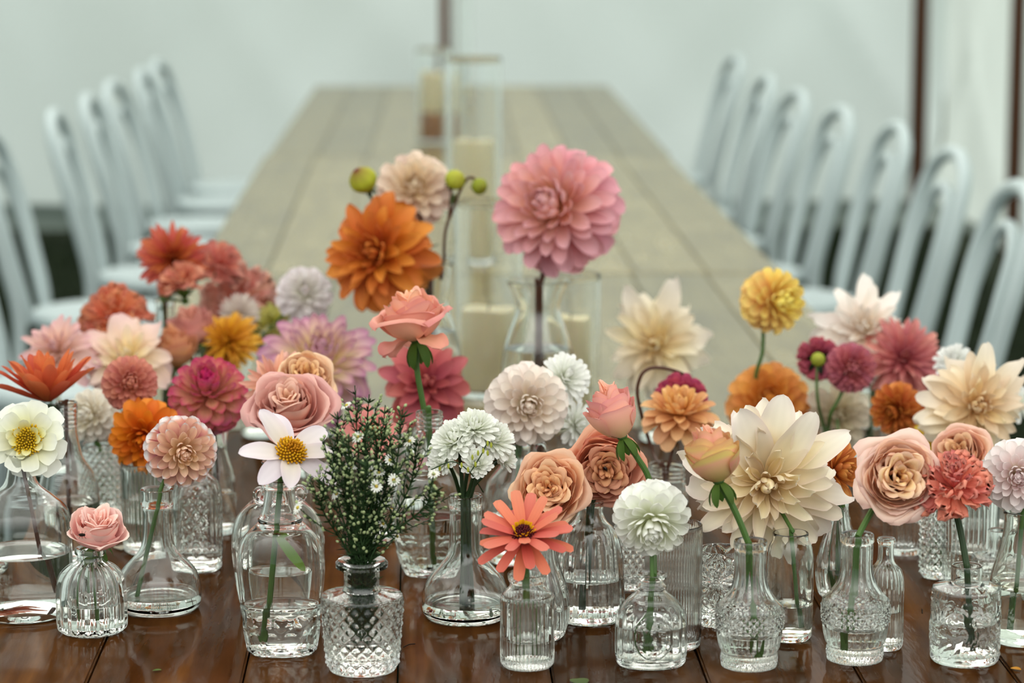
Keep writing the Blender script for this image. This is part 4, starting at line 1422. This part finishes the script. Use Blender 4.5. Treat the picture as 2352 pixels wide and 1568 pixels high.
# magenta ball, pink garden rose group
dahlia('ball', 'J5', 478, 900, 98, (.02, .80, .60), 'ball dahlia with magenta tips and peach petals', S3('8c1040', 'b01850', 'c02060'), [(0, 'dc9070'), (.70, 'f0bc94'), (1, 'd0487c')], cpow=.4, N=120, W=.52, b=.42, lean=0, edge=('d05c80', .30), smat=M_STEMBR)
dahlia('pompon', 'J5', 298, 880, 68, (.22, .25, .95), 'dusky coral pompon dahlia on the left', S3('dca068', 'd88c78', 'e09c88'), S3('b86060', 'd48478', 'dc9c90'), N=140, y=JARS['J7']['y'] + .05, via=[(330, 980), (420, 1000)], smat=M_STEMDK)
rose('G5', 664, 932, 106, (-.02, .72, .68), 'dusty pink garden rose with peach heart', S3('e8a868', 'ecb48c', 'eebca4'), S3('cc8080', 'e09c98', 'e4aca4'), layers=5, n=5, H=1.0, open_=.50, heart=4, edge=('e8b4ac', .4), y=JARS['J9b']['y'] + .10, cal=None)
rose('G5', 700, 868, 74, (.15, .60, .80), 'golden peach rose just behind the dusty pink garden rose', S3('c07818', 'dc9838', 'e4a858'), S3('e0a468', 'ecbc90', 'eec8a4'), layers=4, n=5, H=.9, open_=.45, heart=5, quart=True, y=JARS['J9b']['y'] + .20, cal=None)
dahlia('cactus', 'G5', 640, 892, 96, (-.30, .35, .90), 'peach pink dahlia with spread pointed petals behind the garden rose', S3('dc8c50', 'e8a888', 'ecb49c'), S3('dc9078', 'e8ac98', 'eebcac'), y=JARS['J9b']['y'] + .29, N=58, W=.30)
e, O, A, R = start('zinnia', 'pink single zinnia half hidden behind the asters', 'flower', 'G16', 852, 995, 80, (.12, .75, .65), back=.14, y=JARS['J12']['y'] + .02)
dahlia_head(e, O, A, R, N=12, phi0=78, phi1=88, pw=1, L0=.95, L1=1.0, W=.36, a=.6, b=.4, arc=(.4, .3), bend=(.2, 0), bend2=(-.3, -.2), K=2, inner=S3('d07068', 'e49088', 'e8a098'), outer=S3('d07068', 'e49088', 'e8a098'), seed=6)
floret_disc(e, O + A * R * .03, A, R * .24, R * .12, 60, ('c85c18', 'dc7c24'), tall=.3)

# salmon rose on the long stem, crimson pink dahlia behind it
rose('J12', 946, 722, 92, (-.16, .96, .06), 'salmon pink rose on a tall green stem above the screw neck bottle', S3('f0a878', 'f4b48c', 'f4b494'), S3('f0b888', 'f0a488', 'e68c80'), layers=5, n=4, H=1.20, open_=.50, heart=3, edge=('d87c7c', .35), cal=135, back=.62, droop=[(-75, 115, 1.25, .8), (80, 100, 1.2, .75), (180, 110, 1.0, .8), (-130, 125, .9, .7)],
     via=[(958, 850), (972, 930), (985, 1010)], foot=.2, lean=-.1, sr=(.0036, .0032), tight=.2, dy=.02)
dahlia('dinner', 'G6', 978, 882, 116, (.08, .35, .92), 'crimson pink dahlia with broad dusky petals', S3('9c3c40', 'c26062', 'cc7470'), S3('943848', 'bc5860', 'cc7472'), N=46, W=.50, wave=.03, twist=.10, phi1=118, L0=.5, dark=True)

# lavender cream dinnerplate, big orange and its neighbours
dahlia('deco', 'G4', 735, 832, 148, (.12, .74, .66), 'large lavender dahlia with creamy yellow heart', [(0, 'e8cc78'), (.5, 'f0dca4'), (.78, 'e8c8b8'), (1, 'c890ac')], [(0, 'f0e4a0'), (.5, 'f4e4c4'), (.78, 'e4b4c4'), (1, 'b06c98')], N=104, W=.36, phi1=118, b=.56, edge=('b470a0', .55), jit=.10)
dahlia('dinner', 'J34', 868, 582, 150, (-.38, .26, .88), 'big burnt orange dahlia with pointed petals', S3('b85420', 'd07430', 'dc8840'), S3('c4600c', 'dc7c28', 'e49044'), N=84, W=.40, wave=.05, twist=.18, phi1=116, b=.62, jit=.10, lean=-.3, smat=M_STEMBR, arc=(1.6, .5), dy=-.02)
dahlia('formal', 'J34', 952, 432, 96, (.05, .35, .93), 'cream and pale pink dahlia behind the big orange one', S3('dcc878', 'e8d4ac', 'ecdcc4'), S3('dcb8a0', 'e8ccc0', 'ecd8d0'), N=80, dy=.05, lean=.2, smat=M_STEMBR)
# branching buds of the same stem
e, O, A, R = start('dahlia_bud_branch', 'branching dark stem with two small green dahlia buds', 'flower', 'J34', 1102, 428, 20, (.5, .1, .8), back=.2, via=[(1085, 408), (1066, 420), (1040, 480), (1022, 540), (1018, 640)], dy=.03, lean=.5, smat=M_STEMBR)
yb_ = JARS['J34']['y'] + .03


def bud(e, O, A, R, cols, n=10, W=.7):
    X, Y, Z = frame(A)
    vs, fs, cs = [], [], []
    sg = 24
    for i in range(11):
        t = i / 10
        rr = R * .95 * math.sin(PI * min(.985, .06 + t * .94)) ** .7
        for k in range(sg):
            th = 2 * PI * k / sg
            q = rr * (1 + .07 * abs(math.cos(4 * th)) * t)
            vs.append(O + A * (R * (t * 1.9 - .95)) + (X * math.cos(th) + Y * math.sin(th)) * q)
            c = lin(cols[-1][1])
            for (u0, c0), (u1, c1) in zip(cols, cols[1:]):
                if u0 <= t <= u1: c = lin(c0).lerp(lin(c1), (t - u0) / (u1 - u0)); break
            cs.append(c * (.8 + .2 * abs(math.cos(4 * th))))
    for i in range(10):
        for k in range(sg):
            fs.append([i * sg + k, i * sg + (k + 1) % sg, (i + 1) * sg + (k + 1) % sg, (i + 1) * sg + k])
    fs.append(list(range(sg))[::-1]); fs.append(list(range(10 * sg, 11 * sg)))
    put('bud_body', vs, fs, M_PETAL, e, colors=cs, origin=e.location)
    calyx(e, O - A * R * .75, A, R * 1.4, n=6, refl=112, size=.55, dark=True)


GB = S3('6c7a1c', 'a0a830', '9ca038')
bud(e, O, A, R, GB)
O2 = deep(1046, 412, yb_)
A2 = facing((.4, .5, .6))
bud(e, O2, A2, R * 1.25, S3('8c9424', 'b8bc3c', 'c0bc48'))
stem(e, [O2 - A2 * R * 1.1, deep(1036, 450, yb_), deep(1030, 505, yb_)], .0016, .002, M_STEMBR, name='side_stem')
lf = petal_mesh('leaf', 1, .5, .7, .6, .3, .2, -.1, -.3, stops=[(0, '3c4c1c'), (1, '2c3c18')], seed=2, nu=7, nv=4)
for (x, y, f) in ((1018, 515, (-.8, .4, .3)), (1012, 560, (-.9, -.2, .4)), (1030, 560, (.7, .4, .4)), (1045, 445, (-.3, -.6, .5))):
    place('leaf', lf, e, Matrix.Translation(-e.location) @ basis(deep(x, y, yb_), facing(f), Vector((0, 0, 1)), .018))
e, O, A, R = start('dahlia_bud', 'plump yellow green dahlia bud flushed dark red', 'flower', 'J34', 833, 412, 34, (-.45, .75, .5), back=1.1, via=[(856, 470), (880, 560)], dy=.0, smat=M_STEMDK, sr=(.0018, .0022))
bud(e, O, A, R, [(0, '8c9a24'), (.6, 'c4c83c'), (.9, 'a8983c'), (1, '7c3030')], n=12)
dahlia('deco', 'J33', 1273, 475, 168, (-.40, .36, .84), 'huge pink dahlia with a yellow tinted heart in the tall carafe', S3('ecc470', 'f2cca8', 'eebcc0'), S3('d87084', 'e690a2', 'f0b4c0'), N=136, W=.38, phi1=128, pw=.60, edge=('e8b0bc', .4),
       b=.42, lean=.3, foot=.1, smat=M_STEMBR, sr=(.0042, .0040), jit=.06)
e, O, A, R = start('cut_stem', 'second dark bare stem standing in the tall carafe', 'flower', 'J33', 1232, 650, 10, (0, 1, 0), back=.1, lean=-.1, smat=M_STEMBR, sr=(.0026, .0028), foot=-.1)
stem(e, [O, O + Vector((0, 0, .006))], .0028, .0026, M_STEMBR, name='stem_tip')

# hooked raspberry, peach on brown stem, orange behind
dahlia('ball', 'J36', 1562, 915, 68, (.0, .35, -.94), 'raspberry dahlia turned away on a hooked dark stem', S3('8c2440', 'b03858', 'b84060'), S3('982c48', 'b84460', 'c05870'), N=90, y=JARS['J36']['y'] + .10, back=.2, smat=M_STEMBR, cal=100, dark=True, kx=.55,
       via=[(1579, 886), (1574, 862), (1530, 846), (1492, 846), (1470, 868), (1466, 920), (1500, 1040)])
dahlia('deco', 'J36', 1560, 950, 94, (.02, .92, .38), 'soft peach dahlia seen from the side on a brown stem', S3('d89430', 'e4ac60', 'e8b878'), S3('d89048', 'e8b07c', 'ecbc90'), N=84, phi1=106, cal=112, dark=True, kx=.4, back=.25, smat=M_STEMBR, lean=.2)
dahlia('formal', 'G8', 1765, 925, 106, (-.05, .42, .90), 'apricot orange dahlia behind the large cream one', S3('b86010', 'd8862c', 'e49c48'), S3('dc8c3c', 'eaa458', 'eeb070'), N=96)
dahlia('ball', 'G8', 1780, 690, 82, (.62, .10, .78), 'yellow ball dahlia shading to salmon on a tall green stem', S3('e4cc44', 'f4e068', 'f8ea84'), S3('e09070', 'f0b884', 'f8dc88'), N=96, W=.52, phi1=134, b=.42, via=[(1752, 800), (1737, 860)], back=.5, sr=(.0028, .003), seed=77, lean=0)
dahlia('dinner', 'G7', 1508, 792, 128, (-.18, .40, .90), 'pale cream dahlia with two tall upright petals', S3('dcb860', 'eed8a4', 'f0e2bc'), S3('ecdcac', 'f4ead2', 'f5eee4'), N=50, W=.40, phi1=114, jit=.2, wave=.09, seed=9, extra=[(14, 78, 1.25, .46), (-32, 80, 1.22, .40), (80, 88, 1.0, .5)])
dahlia('deco', 'J25', 1918, 1080, 88, (.75, .10, .60), 'amber orange dahlia peeping out right of the cream one', S3('b86418', 'd4843c', 'dc9450'), S3('b45828', 'd07c40', 'e09c58'), N=84, y=JARS['J25']['y'] + .0)

# right side, rows behind
rose('J28', 2205, 1042, 74, (-.35, .45, .82), 'orange peach rose behind the coral carnation', S3('c47c28', 'd89448', 'e4a868'), S3('e0a078', 'ecb494', 'eebcac'), layers=5, n=5, H=.95, open_=.5, heart=4, cal=None, quart=True)
dahlia('deco', 'G11', 2058, 942, 72, (-.55, -.05, .83), 'burnt orange dahlia seen half sideways on the right', S3('a04c10', 'b86420', 'c87430'), S3('b45420', 'cc6c38', 'd88448'), N=96, edge=('e0a050', .35), sr=(.0028, .003))
dahlia('dinner', 'G12', 2240, 935, 140, (.12, .28, .95), 'large pale cream dahlia at the right with sweeping petals', S3('dcb064', 'eccc98', 'f0d8b0'), S3('ecd4a4', 'f4e4c8', 'f5eadc'), N=68, W=.40, phi1=118, seed=33, jit=.16, extra=[(10, 75, 1.1, .42), (45, 78, 1.1, .34), (-80, 86, 1.05, .34), (-60, 84, 1.02, .34), (-100, 90, 1.05, .36)])
dahlia('mum', 'G12', 2345, 930, 44, (.3, .3, .9), 'small white flower at the right edge behind the cream dahlia', S3('e8e8d0', 'f0f2ea', 'f5f5f2'), S3('e8eadc', 'f2f3ee', 'f6f6f4'), name='chrysanthemum', N=36, W=.3, y=JARS['G12']['y'] + .12)
dahlia('mum', 'G12', 2192, 832, 50, (-.2, .7, .6), 'white flower head between the pink and the cream dahlia', S3('e0e0d0', 'ecece8', 'f0f0ee'), S3('e4e6e0', 'eeefec', 'f2f2f0'), name='chrysanthemum', N=80, y=JARS['G12']['y'] + .20)
dahlia('mum', 'G12', 2142, 1008, 48, (-.1, .5, .85), 'small yellow flower glimpsed under the cream dahlia', S3('d8b020', 'e4c434', 'ead050'), S3('d8b020', 'e4c434', 'ead050'), name='chrysanthemum', N=40, W=.3, y=JARS['G12']['y'] + .06)
dahlia('dinner', 'G10', 1985, 760, 118, (-.10, .55, .83), 'white dahlia flushed pale pink at the back right', S3('ecd8b0', 'f2e6d6', 'f4eee6'), S3('ecd8d0', 'f4eae4', 'f6f2ee'), N=60, W=.42, jit=.16, seed=14, extra=[(0, 74, 1.15, .40), (40, 80, 1.05, .34), (-35, 78, 1.02, .36), (-75, 90, 1.1, .36)])
dahlia('cactus', 'G10', 2075, 822, 106, (.05, .30, .95), 'salmon pink dahlia with ruffled pointed petals', S3('b85060', 'd0787c', 'dc9490'), S3('c05c64', 'd88484', 'e4a498'), N=92, W=.28, W0=.2, arc=(1.4, 1.1), wave=.05, y=JARS['G10']['y'] - .05, seed=51)
dahlia('pompon', 'G9', 1880, 822, 54, (.05, .15, -.95), 'dark pink pompon turned away with a green bud before it', S3('8c2c48', 'a84858', 'b85868'), S3('982c48', 'b04c60', 'c06474'), N=120, cal=100, dark=True, kx=.7, back=.35, dy=.03, lean=-.4, via=[(1876, 880), (1880, 930)], sr=(.0022, .0026))
e, O, A, R = start('dahlia_bud', 'round green dahlia bud in front of the dark pink pompon', 'flower', 'G9', 1879, 825, 17, (.05, .3, 1), back=.9, dy=-.045, lean=-.2, sr=(.0016, .002), via=[(1876, 880), (1880, 930)])
bud(e, O, A, R, S3('7c8a20', 'a8b038', 'b0b048'))
dahlia('pompon', 'G9', 1955, 845, 61, (.12, .10, .98), 'rose pink pompon dahlia beside the pompon turned away', S3('c07850', 'c46870', 'cc7c84'), S3('a84860', 'c06478', 'cc8090'), N=140, dy=-.02, via=[(1932, 905), (1908, 950)], sr=(.0024, .0026))
dahlia('deco', 'J25', 1925, 955, 88, (0, .25, .95), 'faded beige dahlia low between the pompons and the jar', S3('c8b888', 'd4c4a0', 'd8ccb0'), S3('ccbca0', 'd8ccb8', 'dcd2c4'), N=60, y=JARS['G9']['y'] + .06)

# left side, rows behind
dahlia('dinner', 'G14', 132, 806, 108, (-.20, .55, .80), 'pale pink dahlia with slender petals at the left', S3('e0b090', 'e8c0b4', 'e4b8bc'), S3('ecccb4', 'f0d0c4', 'e6b8c0'), N=64, W=.38, W0=.24, wave=.05, twist=.15)
dahlia('dinner', 'G15', 294, 826, 114, (.02, .58, .81), 'blush pink dahlia with broad cream petals in the middle', S3('ecd88c', 'f2e2b4', 'f4e6d0'), S3('ecccb0', 'f2dac8', 'eecaca'), N=58, W=.46, wave=.04, twist=.1, seed=61, extra=[(-12, 70, .98, .66), (40, 76, 1.0, .5), (-60, 80, 1.0, .5)])
dahlia('carnation', 'G14', 265, 728, 78, (0, .7, .6), 'orange coral carnation at the back left', S3('cc5c38', 'dc7850', 'e48c68'), S3('cc6040', 'dc7c5c', 'e08c70'), name='carnation', N=44, y=JARS['G15']['y'] + .12, cal=22, kx=.6, back=.75)
dahlia('cactus', 'G1', 397, 595, 92, (.05, .28, .95), 'coral red cactus dahlia topping the left group', S3('8c3418', 'c05c28', 'd07c40'), S3('b84848', 'd0605c', 'd87464'), N=88, W=.26, W0=.16, b=.7, smat=M_STEMBR, dy=.02)
dahlia('carnation', 'G1', 502, 608, 60, (.65, .55, .45), 'pink coral carnation right of the coral cactus dahlia', S3('d06050', 'dc8070', 'e09484'), S3('cc6858', 'd88474', 'dc9488'), name='carnation', N=44, W=.6, frill=.08, dy=.05, cal=22, kx=.6, back=.75)
dahlia('carnation', 'G1', 420, 650, 55, (-.05, .9, .35), 'peach carnation with a green calyx under the cactus dahlia', S3('d07050', 'e08c6c', 'e49c80'), S3('d0745c', 'e09078', 'e4a088'), name='carnation', N=44, W=.6, frill=.06, cal=22, kx=.75, back=.85, dy=-.03, phi1=80)
dahlia('carnation', 'G3', 552, 688, 88, (-.05, .7, .65), 'wide peach pink carnation behind the pale globe flower', S3('d88070', 'e49c8c', 'e8ac9c'), S3('d88878', 'e4a494', 'e8b4a4'), name='carnation', N=56, y=JARS['G3']['y'] + .10, cal=22, kx=.6, back=.75)
dahlia('pompon', 'G3', 550, 718, 52, (.05, .5, .85), 'pale whitish globe flower before the peach carnation', S3('d4c8b8', 'e0d4cc', 'e6dcd6'), S3('c0b49c', 'd4c8bc', 'e0d6d0'), name='globe_amaranth', N=150, W=.2, W0=.12, arc=(1.2, 1.0), b=.7, phi1=150)
dahlia('formal', 'G3', 700, 672, 72, (.15, .45, .88), 'white dahlia tinged lilac behind the big orange dahlia', S3('dce0b8', 'e8e6dc', 'eae2e4'), S3('dcd4d4', 'e6e0e2', 'e8e0e6'), N=70, y=JARS['J34']['y'] + .12)
dahlia('carnation', 'G3', 622, 742, 44, (.1, .6, .7), 'small lime yellow carnation below the lilac white dahlia', S3('b8b040', 'ccc45c', 'd8d07c'), S3('b8b448', 'd0c868', 'dcd48c'), name='carnation', N=36, y=JARS['G3']['y'] + .02)
dahlia('cactus', 'G2', 524, 784, 76, (-.35, .35, .85), 'golden yellow cactus dahlia at the left', S3('c07c14', 'dc9c24', 'e6ae40'), S3('cc8418', 'e0a030', 'e8b450'), N=92, W=.30, W0=.2)
rose('G2', 442, 752, 64, (-.15, .9, .35), 'dusty peach rosebud standing behind the golden dahlia', S3('d88060', 'e09478', 'e0988a'), S3('d88868', 'dc9484', 'd88484'), layers=5, n=4, H=1.35, open_=.15, heart=2, bud=True, dy=.03, cal=125, tight=.2)
rose('G2', 400, 800, 62, (-.1, .92, .3), 'orange rosebud with yellow outer petals at the left', S3('d07818', 'dc8c30', 'dc8850'), S3('d8a838', 'dca058', 'd88464'), layers=5, n=4, H=1.35, open_=.18, heart=2, bud=True, dy=-.02, cal=125, tight=.2)

# ------------------------------------------------------------------ aster sprigs in the cut glass vase
def aster_sprig(i, tip, bend, label, nb=8):
    j = JARS['J10']
    a = i * 2.4
    yy = j['y'] + .022 * math.sin(i * 1.7)
    T = deep(tip[0], tip[1], yy + tip[2])
    nk = Vector((j['x'] + .6 * j['neck'] * math.cos(a), j['y'] + .6 * j['neck'] * math.sin(a), j['top']))
    ft = Vector((j['x'] + .010 * math.cos(a + 1), j['y'] + .010 * math.sin(a + 1), j['bot'] + .012 + .004 * (i % 3)))
    e = empty('aster_sprig', ft, label, 'flower', 'white aster sprigs in the cut glass vase')
    mid = nk.lerp(T, .5) + Vector((bend, 0, .012))
    pts = spline([ft, nk.lerp(ft, .5), nk, mid, T], 8)
    parts = [tube(pts, lambda t: lerp(.0016, .0006, t), 6)]
    r = random.Random(100 + i)
    lv, lf_, bv, bf, ends = [], [], [], [], []

    def needle(p, d, L, w):
        s = d.orthogonal().normalized(); s.rotate(Quaternion(d, r.uniform(0, 6.28)))
        o = len(lv)
        lv.extend([p - s * w * .4, p + s * w * .4, p + d * L * .6 + s * w * .5, p + d * L, p + d * L * .6 - s * w * .5])
        lf_.append([o, o + 1, o + 2, o + 3, o + 4])

    def ball(p, d, s):
        o = len(bv)
        a_ = d.orthogonal().normalized(); b_ = d.cross(a_)
        for h, w in ((-.2, .45), (.35, 1), (.9, .8), (1.25, .3)):
            for k in range(6):
                q = 2 * PI * k / 6
                bv.append(p + d * (h * s) + (a_ * math.cos(q) + b_ * math.sin(q)) * (w * s * .62))
        for h in range(3):
            for k in range(6):
                bf.append([o + h * 6 + k, o + h * 6 + (k + 1) % 6, o + (h + 1) * 6 + (k + 1) % 6, o + (h + 1) * 6 + k])
        bf.append([o + 18 + k for k in range(6)])

    n = len(pts)
    k0 = int(n * .46)
    for k in range(int(n * .12), n - 1):
        d = (pts[k + 1] - pts[k]).normalized()
        for q in range(8 if k > n * .36 else 5):
            v = d.orthogonal().normalized(); v.rotate(Quaternion(d, r.uniform(0, 6.28)))
            needle(pts[k], (d * .6 + v).normalized(), r.uniform(.007, .015), .0018)
    for b in range(nb):
        k = int(lerp(k0 + 1, n - 3, (b + .3) / nb))
        d = (pts[k + 1] - pts[k]).normalized()
        v = d.orthogonal().normalized(); v.rotate(Quaternion(d, b * 2.4 + i))
        L = lerp(.038, .016, b / nb) * r.uniform(.8, 1.2)
        q1 = pts[k] + (d * .9 + v * .5) * L * .5
        q2 = pts[k] + (d * 1.3 + v * .5) * L
        br = spline([pts[k], q1, q2], 4)
        parts.append(tube(br, lambda t: lerp(.0008, .0004, t), 5))
        for m in range(2, len(br)):
            for z_ in range(2):
                vv = v.copy(); vv.rotate(Quaternion(d, r.uniform(-2, 2)))
                needle(br[m], (d * .7 + vv).normalized(), r.uniform(.004, .008), .0012)
                if r.random() < lerp(.25, .8, b / nb):
                    dd = (d + vv * .8).normalized()
                    pp = br[m] + dd * r.uniform(.004, .009)
                    ball(pp, dd, r.uniform(.0020, .0030))
                    parts.append(tube([br[m], pp], .0004, 4))
        ends.append((q2, (d * .6 + v * .6 + Vector((0, -.5, .4))).normalized()))
    v, f = merge(parts)
    put('stem', v, f, M_ASTERLEAF, e, origin=ft)
    o = put('leaves', lv, lf_, M_ASTERLEAF, e, origin=ft, smooth_=False); o['kind'] = 'stuff'
    o = put('buds', bv, bf, M_ASTERBUD, e, origin=ft); o['kind'] = 'stuff'
    for q, (p, d) in enumerate(ends):
        if (q + i) % 6 == 0:
            X, Y, Z = frame(d)
            T_ = Matrix(((X.x, Y.x, Z.x, p.x), (X.y, Y.y, Z.y, p.y), (X.z, Y.z, Z.z, p.z), (0, 0, 0, 1)))
            place('blossom', ASTER, e, Matrix.Translation(-ft) @ T_)
    return e


def aster_mesh():
    vs, fs, cs = [], [], []
    for k in range(13):
        a = 2 * PI * k / 13
        c, s = math.cos(a), math.sin(a)
        o = len(vs)
        L, w = .0072 * (1 + .12 * math.sin(k * 5)), .0010
        for rr, ww, z in ((.0012, .5, .001), (.004, 1, .0022), (L * .9, .9, .002), (L, .2, .0016)):
            vs += [Vector((c * rr - s * w * ww, s * rr + c * w * ww, z)), Vector((c * rr + s * w * ww, s * rr - c * w * ww, z))]
            cs += [lin('eff0e8')] * 2
        for q in range(3):
            fs.append([o + 2 * q, o + 2 * q + 1, o + 2 * q + 3, o + 2 * q + 2])
    o = len(vs)
    for rr, z in ((.0019, .0008), (.0021, .0020), (.0012, .0030), (.0001, .0033)):
        for k in range(8):
            vs.append(Vector((rr * math.cos(k * PI / 4), rr * math.sin(k * PI / 4), z))); cs.append(lin('c8b048'))
    for q in range(3):
        for k in range(8):
            fs.append([o + q * 8 + k, o + q * 8 + (k + 1) % 8, o + (q + 1) * 8 + (k + 1) % 8, o + (q + 1) * 8 + k])
    me = bpy.data.meshes.new('blossom')
    me.from_pydata([tuple(v) for v in vs], [], fs)
    me.polygons.foreach_set('use_smooth', [True] * len(me.polygons))
    a = me.color_attributes.new('Col', 'FLOAT_COLOR', 'POINT')
    a.data.foreach_set('color', [k for c in cs for k in (c[0], c[1], c[2], 1.0)])
    me.materials.append(M_PETAL)
    return me


ASTER = aster_mesh()
TIPS = [((815, 885, 0), -.004, 'tallest white aster sprig in the middle of the bunch'), ((848, 905, .01), .002, 'tall white aster sprig just right of the tallest'),
        ((775, 945, .01), -.010, 'white aster sprig rising at the upper left of the bunch'), ((925, 940, 0), .010, 'white aster sprig rising at the upper right of the bunch'),
        ((745, 1105, -.02), -.016, 'lowest white aster sprig leaning out to the left'), ((958, 1010, -.01), .016, 'white aster sprig leaning to the right below the upper right one'),
        ((1005, 1120, -.02), .022, 'thin white aster sprig arching far out to the right'), ((770, 1010, .02), -.012, 'white aster sprig at the left, middle height'),
        ((870, 960, -.02), .004, 'short white aster sprig at the front of the bunch'), ((900, 1000, .02), .006, 'white aster sprig at the back of the bunch on the right')]
TIPS += [((800, 1000, 0), -.006, 'white aster sprig left of the centre of the bunch, below the tallest'), ((840, 985, -.015), 0, 'white aster sprig in front of the centre of the bunch'),
         ((902, 1070, -.01), .008, 'low white aster sprig on the right side of the bunch'), ((790, 1075, -.02), -.010, 'low white aster sprig on the left side of the bunch'),
         ((845, 1060, -.03), .002, 'lowest white aster sprig at the front of the bunch'), ((885, 930, .02), .005, 'tall white aster sprig behind on the right')]
for i, (t, b, lab) in enumerate(TIPS):
    aster_sprig(i, t, b, lab)

# sprig of dried heather lying over the chrysanthemums, carnation leaves, fallen bits
j = JARS['J11']
yy = j['y'] - .05
p0 = deep(1110, 1130, j['y'] - .01)
e = empty('heather_sprig', p0, 'thin twiggy green sprig crossing before the white chrysanthemums', 'flower')
parts = [tube(spline([p0, deep(1080, 1085, yy), deep(1040, 1060, yy), deep(990, 1078, yy - .01)], 6), .0007, 5),
         tube(spline([deep(1080, 1085, yy), deep(1105, 1045, yy), deep(1120, 1015, yy)], 6), .0006, 5)]
bv, bf = [], []
for (x, y) in [(1120, 1018), (1110, 1035), (1098, 1040), (1085, 1050), (1128, 1022), (1060, 1068), (1030, 1070), (1010, 1075), (1120, 1040), (1092, 1066), (1075, 1078)]:
    c = deep(x, y, yy - .004)
    v, f = tube([c - Vector((0, 0, .003)), c, c + Vector((0, 0, .003))], lambda t: .0016 if .2 < t < .8 else .0007, 6)
    o = len(bv); bv += v; bf += [[k + o for k in q] for q in f]
v, f = merge(parts)
put('stem', v, f, M_ASTERLEAF, e, origin=p0)
o = put('buds', bv, bf, M_BUD, e, origin=p0); o['kind'] = 'stuff'


fp = deep(188, 1228, JARS['J2']['y'] - .0345)
fl = empty('fly', fp, 'tiny black fly sitting on the small pale pink rose', 'insect')
bv = [fp + RGT * x for x in (-.0035, -.002, 0, .002, .0036)]
v, f = tube(bv, lambda t: (.0006, .0015, .0019, .0016, .0012)[int(round(t * 4))], 8)
put('body', v, f, M_WICK, fl, origin=fp)
for q in (-1, 1):
    for w in (-.0015, .0002, .002):
        v, f = tube([fp + RGT * w, fp + RGT * (w * 1.8) + Vector((0, -.0005, q * .003)), fp + RGT * (w * 2.2) + Vector((0, .001, q * .0042))], .0002, 4)
        put('leg', v, f, M_WICK, fl, origin=fp)


def fallen(name, px, py, L, W, rz, cols, label, cat, arc=.4):
    me = petal_mesh(name, L, W, .7, .6, arc, arc, .2, -.3, stops=[(0, cols[0]), (1, cols[1])], seed=int(px), nu=8, nv=5)
    p = at(px, py, TZ + .0015)
    o = place(name, me, None, Matrix.Translation(p) @ Matrix.Rotation(rz, 4, 'Z'))
    tag(o, label, cat)


fallen('fallen_leaf', 350, 1540, .010, .006, -1.2, ('3c5c1c', '5c7a2c'), 'tiny green leaf scrap fallen on the wood at the lower left', 'leaf')
fallen('fallen_leaf', 1338, 1572, .024, .020, .2, ('4a5c30', '5c6c3c'), 'ragged green leaf at the bottom edge between two vases', 'leaf', .2)
fallen('fallen_petal', 280, 1262, .020, .016, .4, ('d8d0b8', 'e4dcc8'), 'cream petal fallen beside the left flask', 'petal')
fallen('fallen_petal', 2345, 1538, .012, .010, .9, ('c88c28', 'd89c38'), 'golden petal at the lower right corner', 'petal')
for (x, y, rz, lab) in ((940, 1482, .8, 'tiny dark twig on the wood right of the cut glass vase'), (2118, 1403, 1.4, 'thin dry twig on the wood left of the embossed vase')):
    p = at(x, y, TZ + .0012)
    d = Vector((math.cos(rz) * .009, math.sin(rz) * .009, 0))
    v, f = tube(spline([-d, Vector((0, 0, .0012)), d], 3), .0006, 5)
    o = put('twig', v, f, M_WICK)
    o.location = p
    tag(o, lab, 'twig')
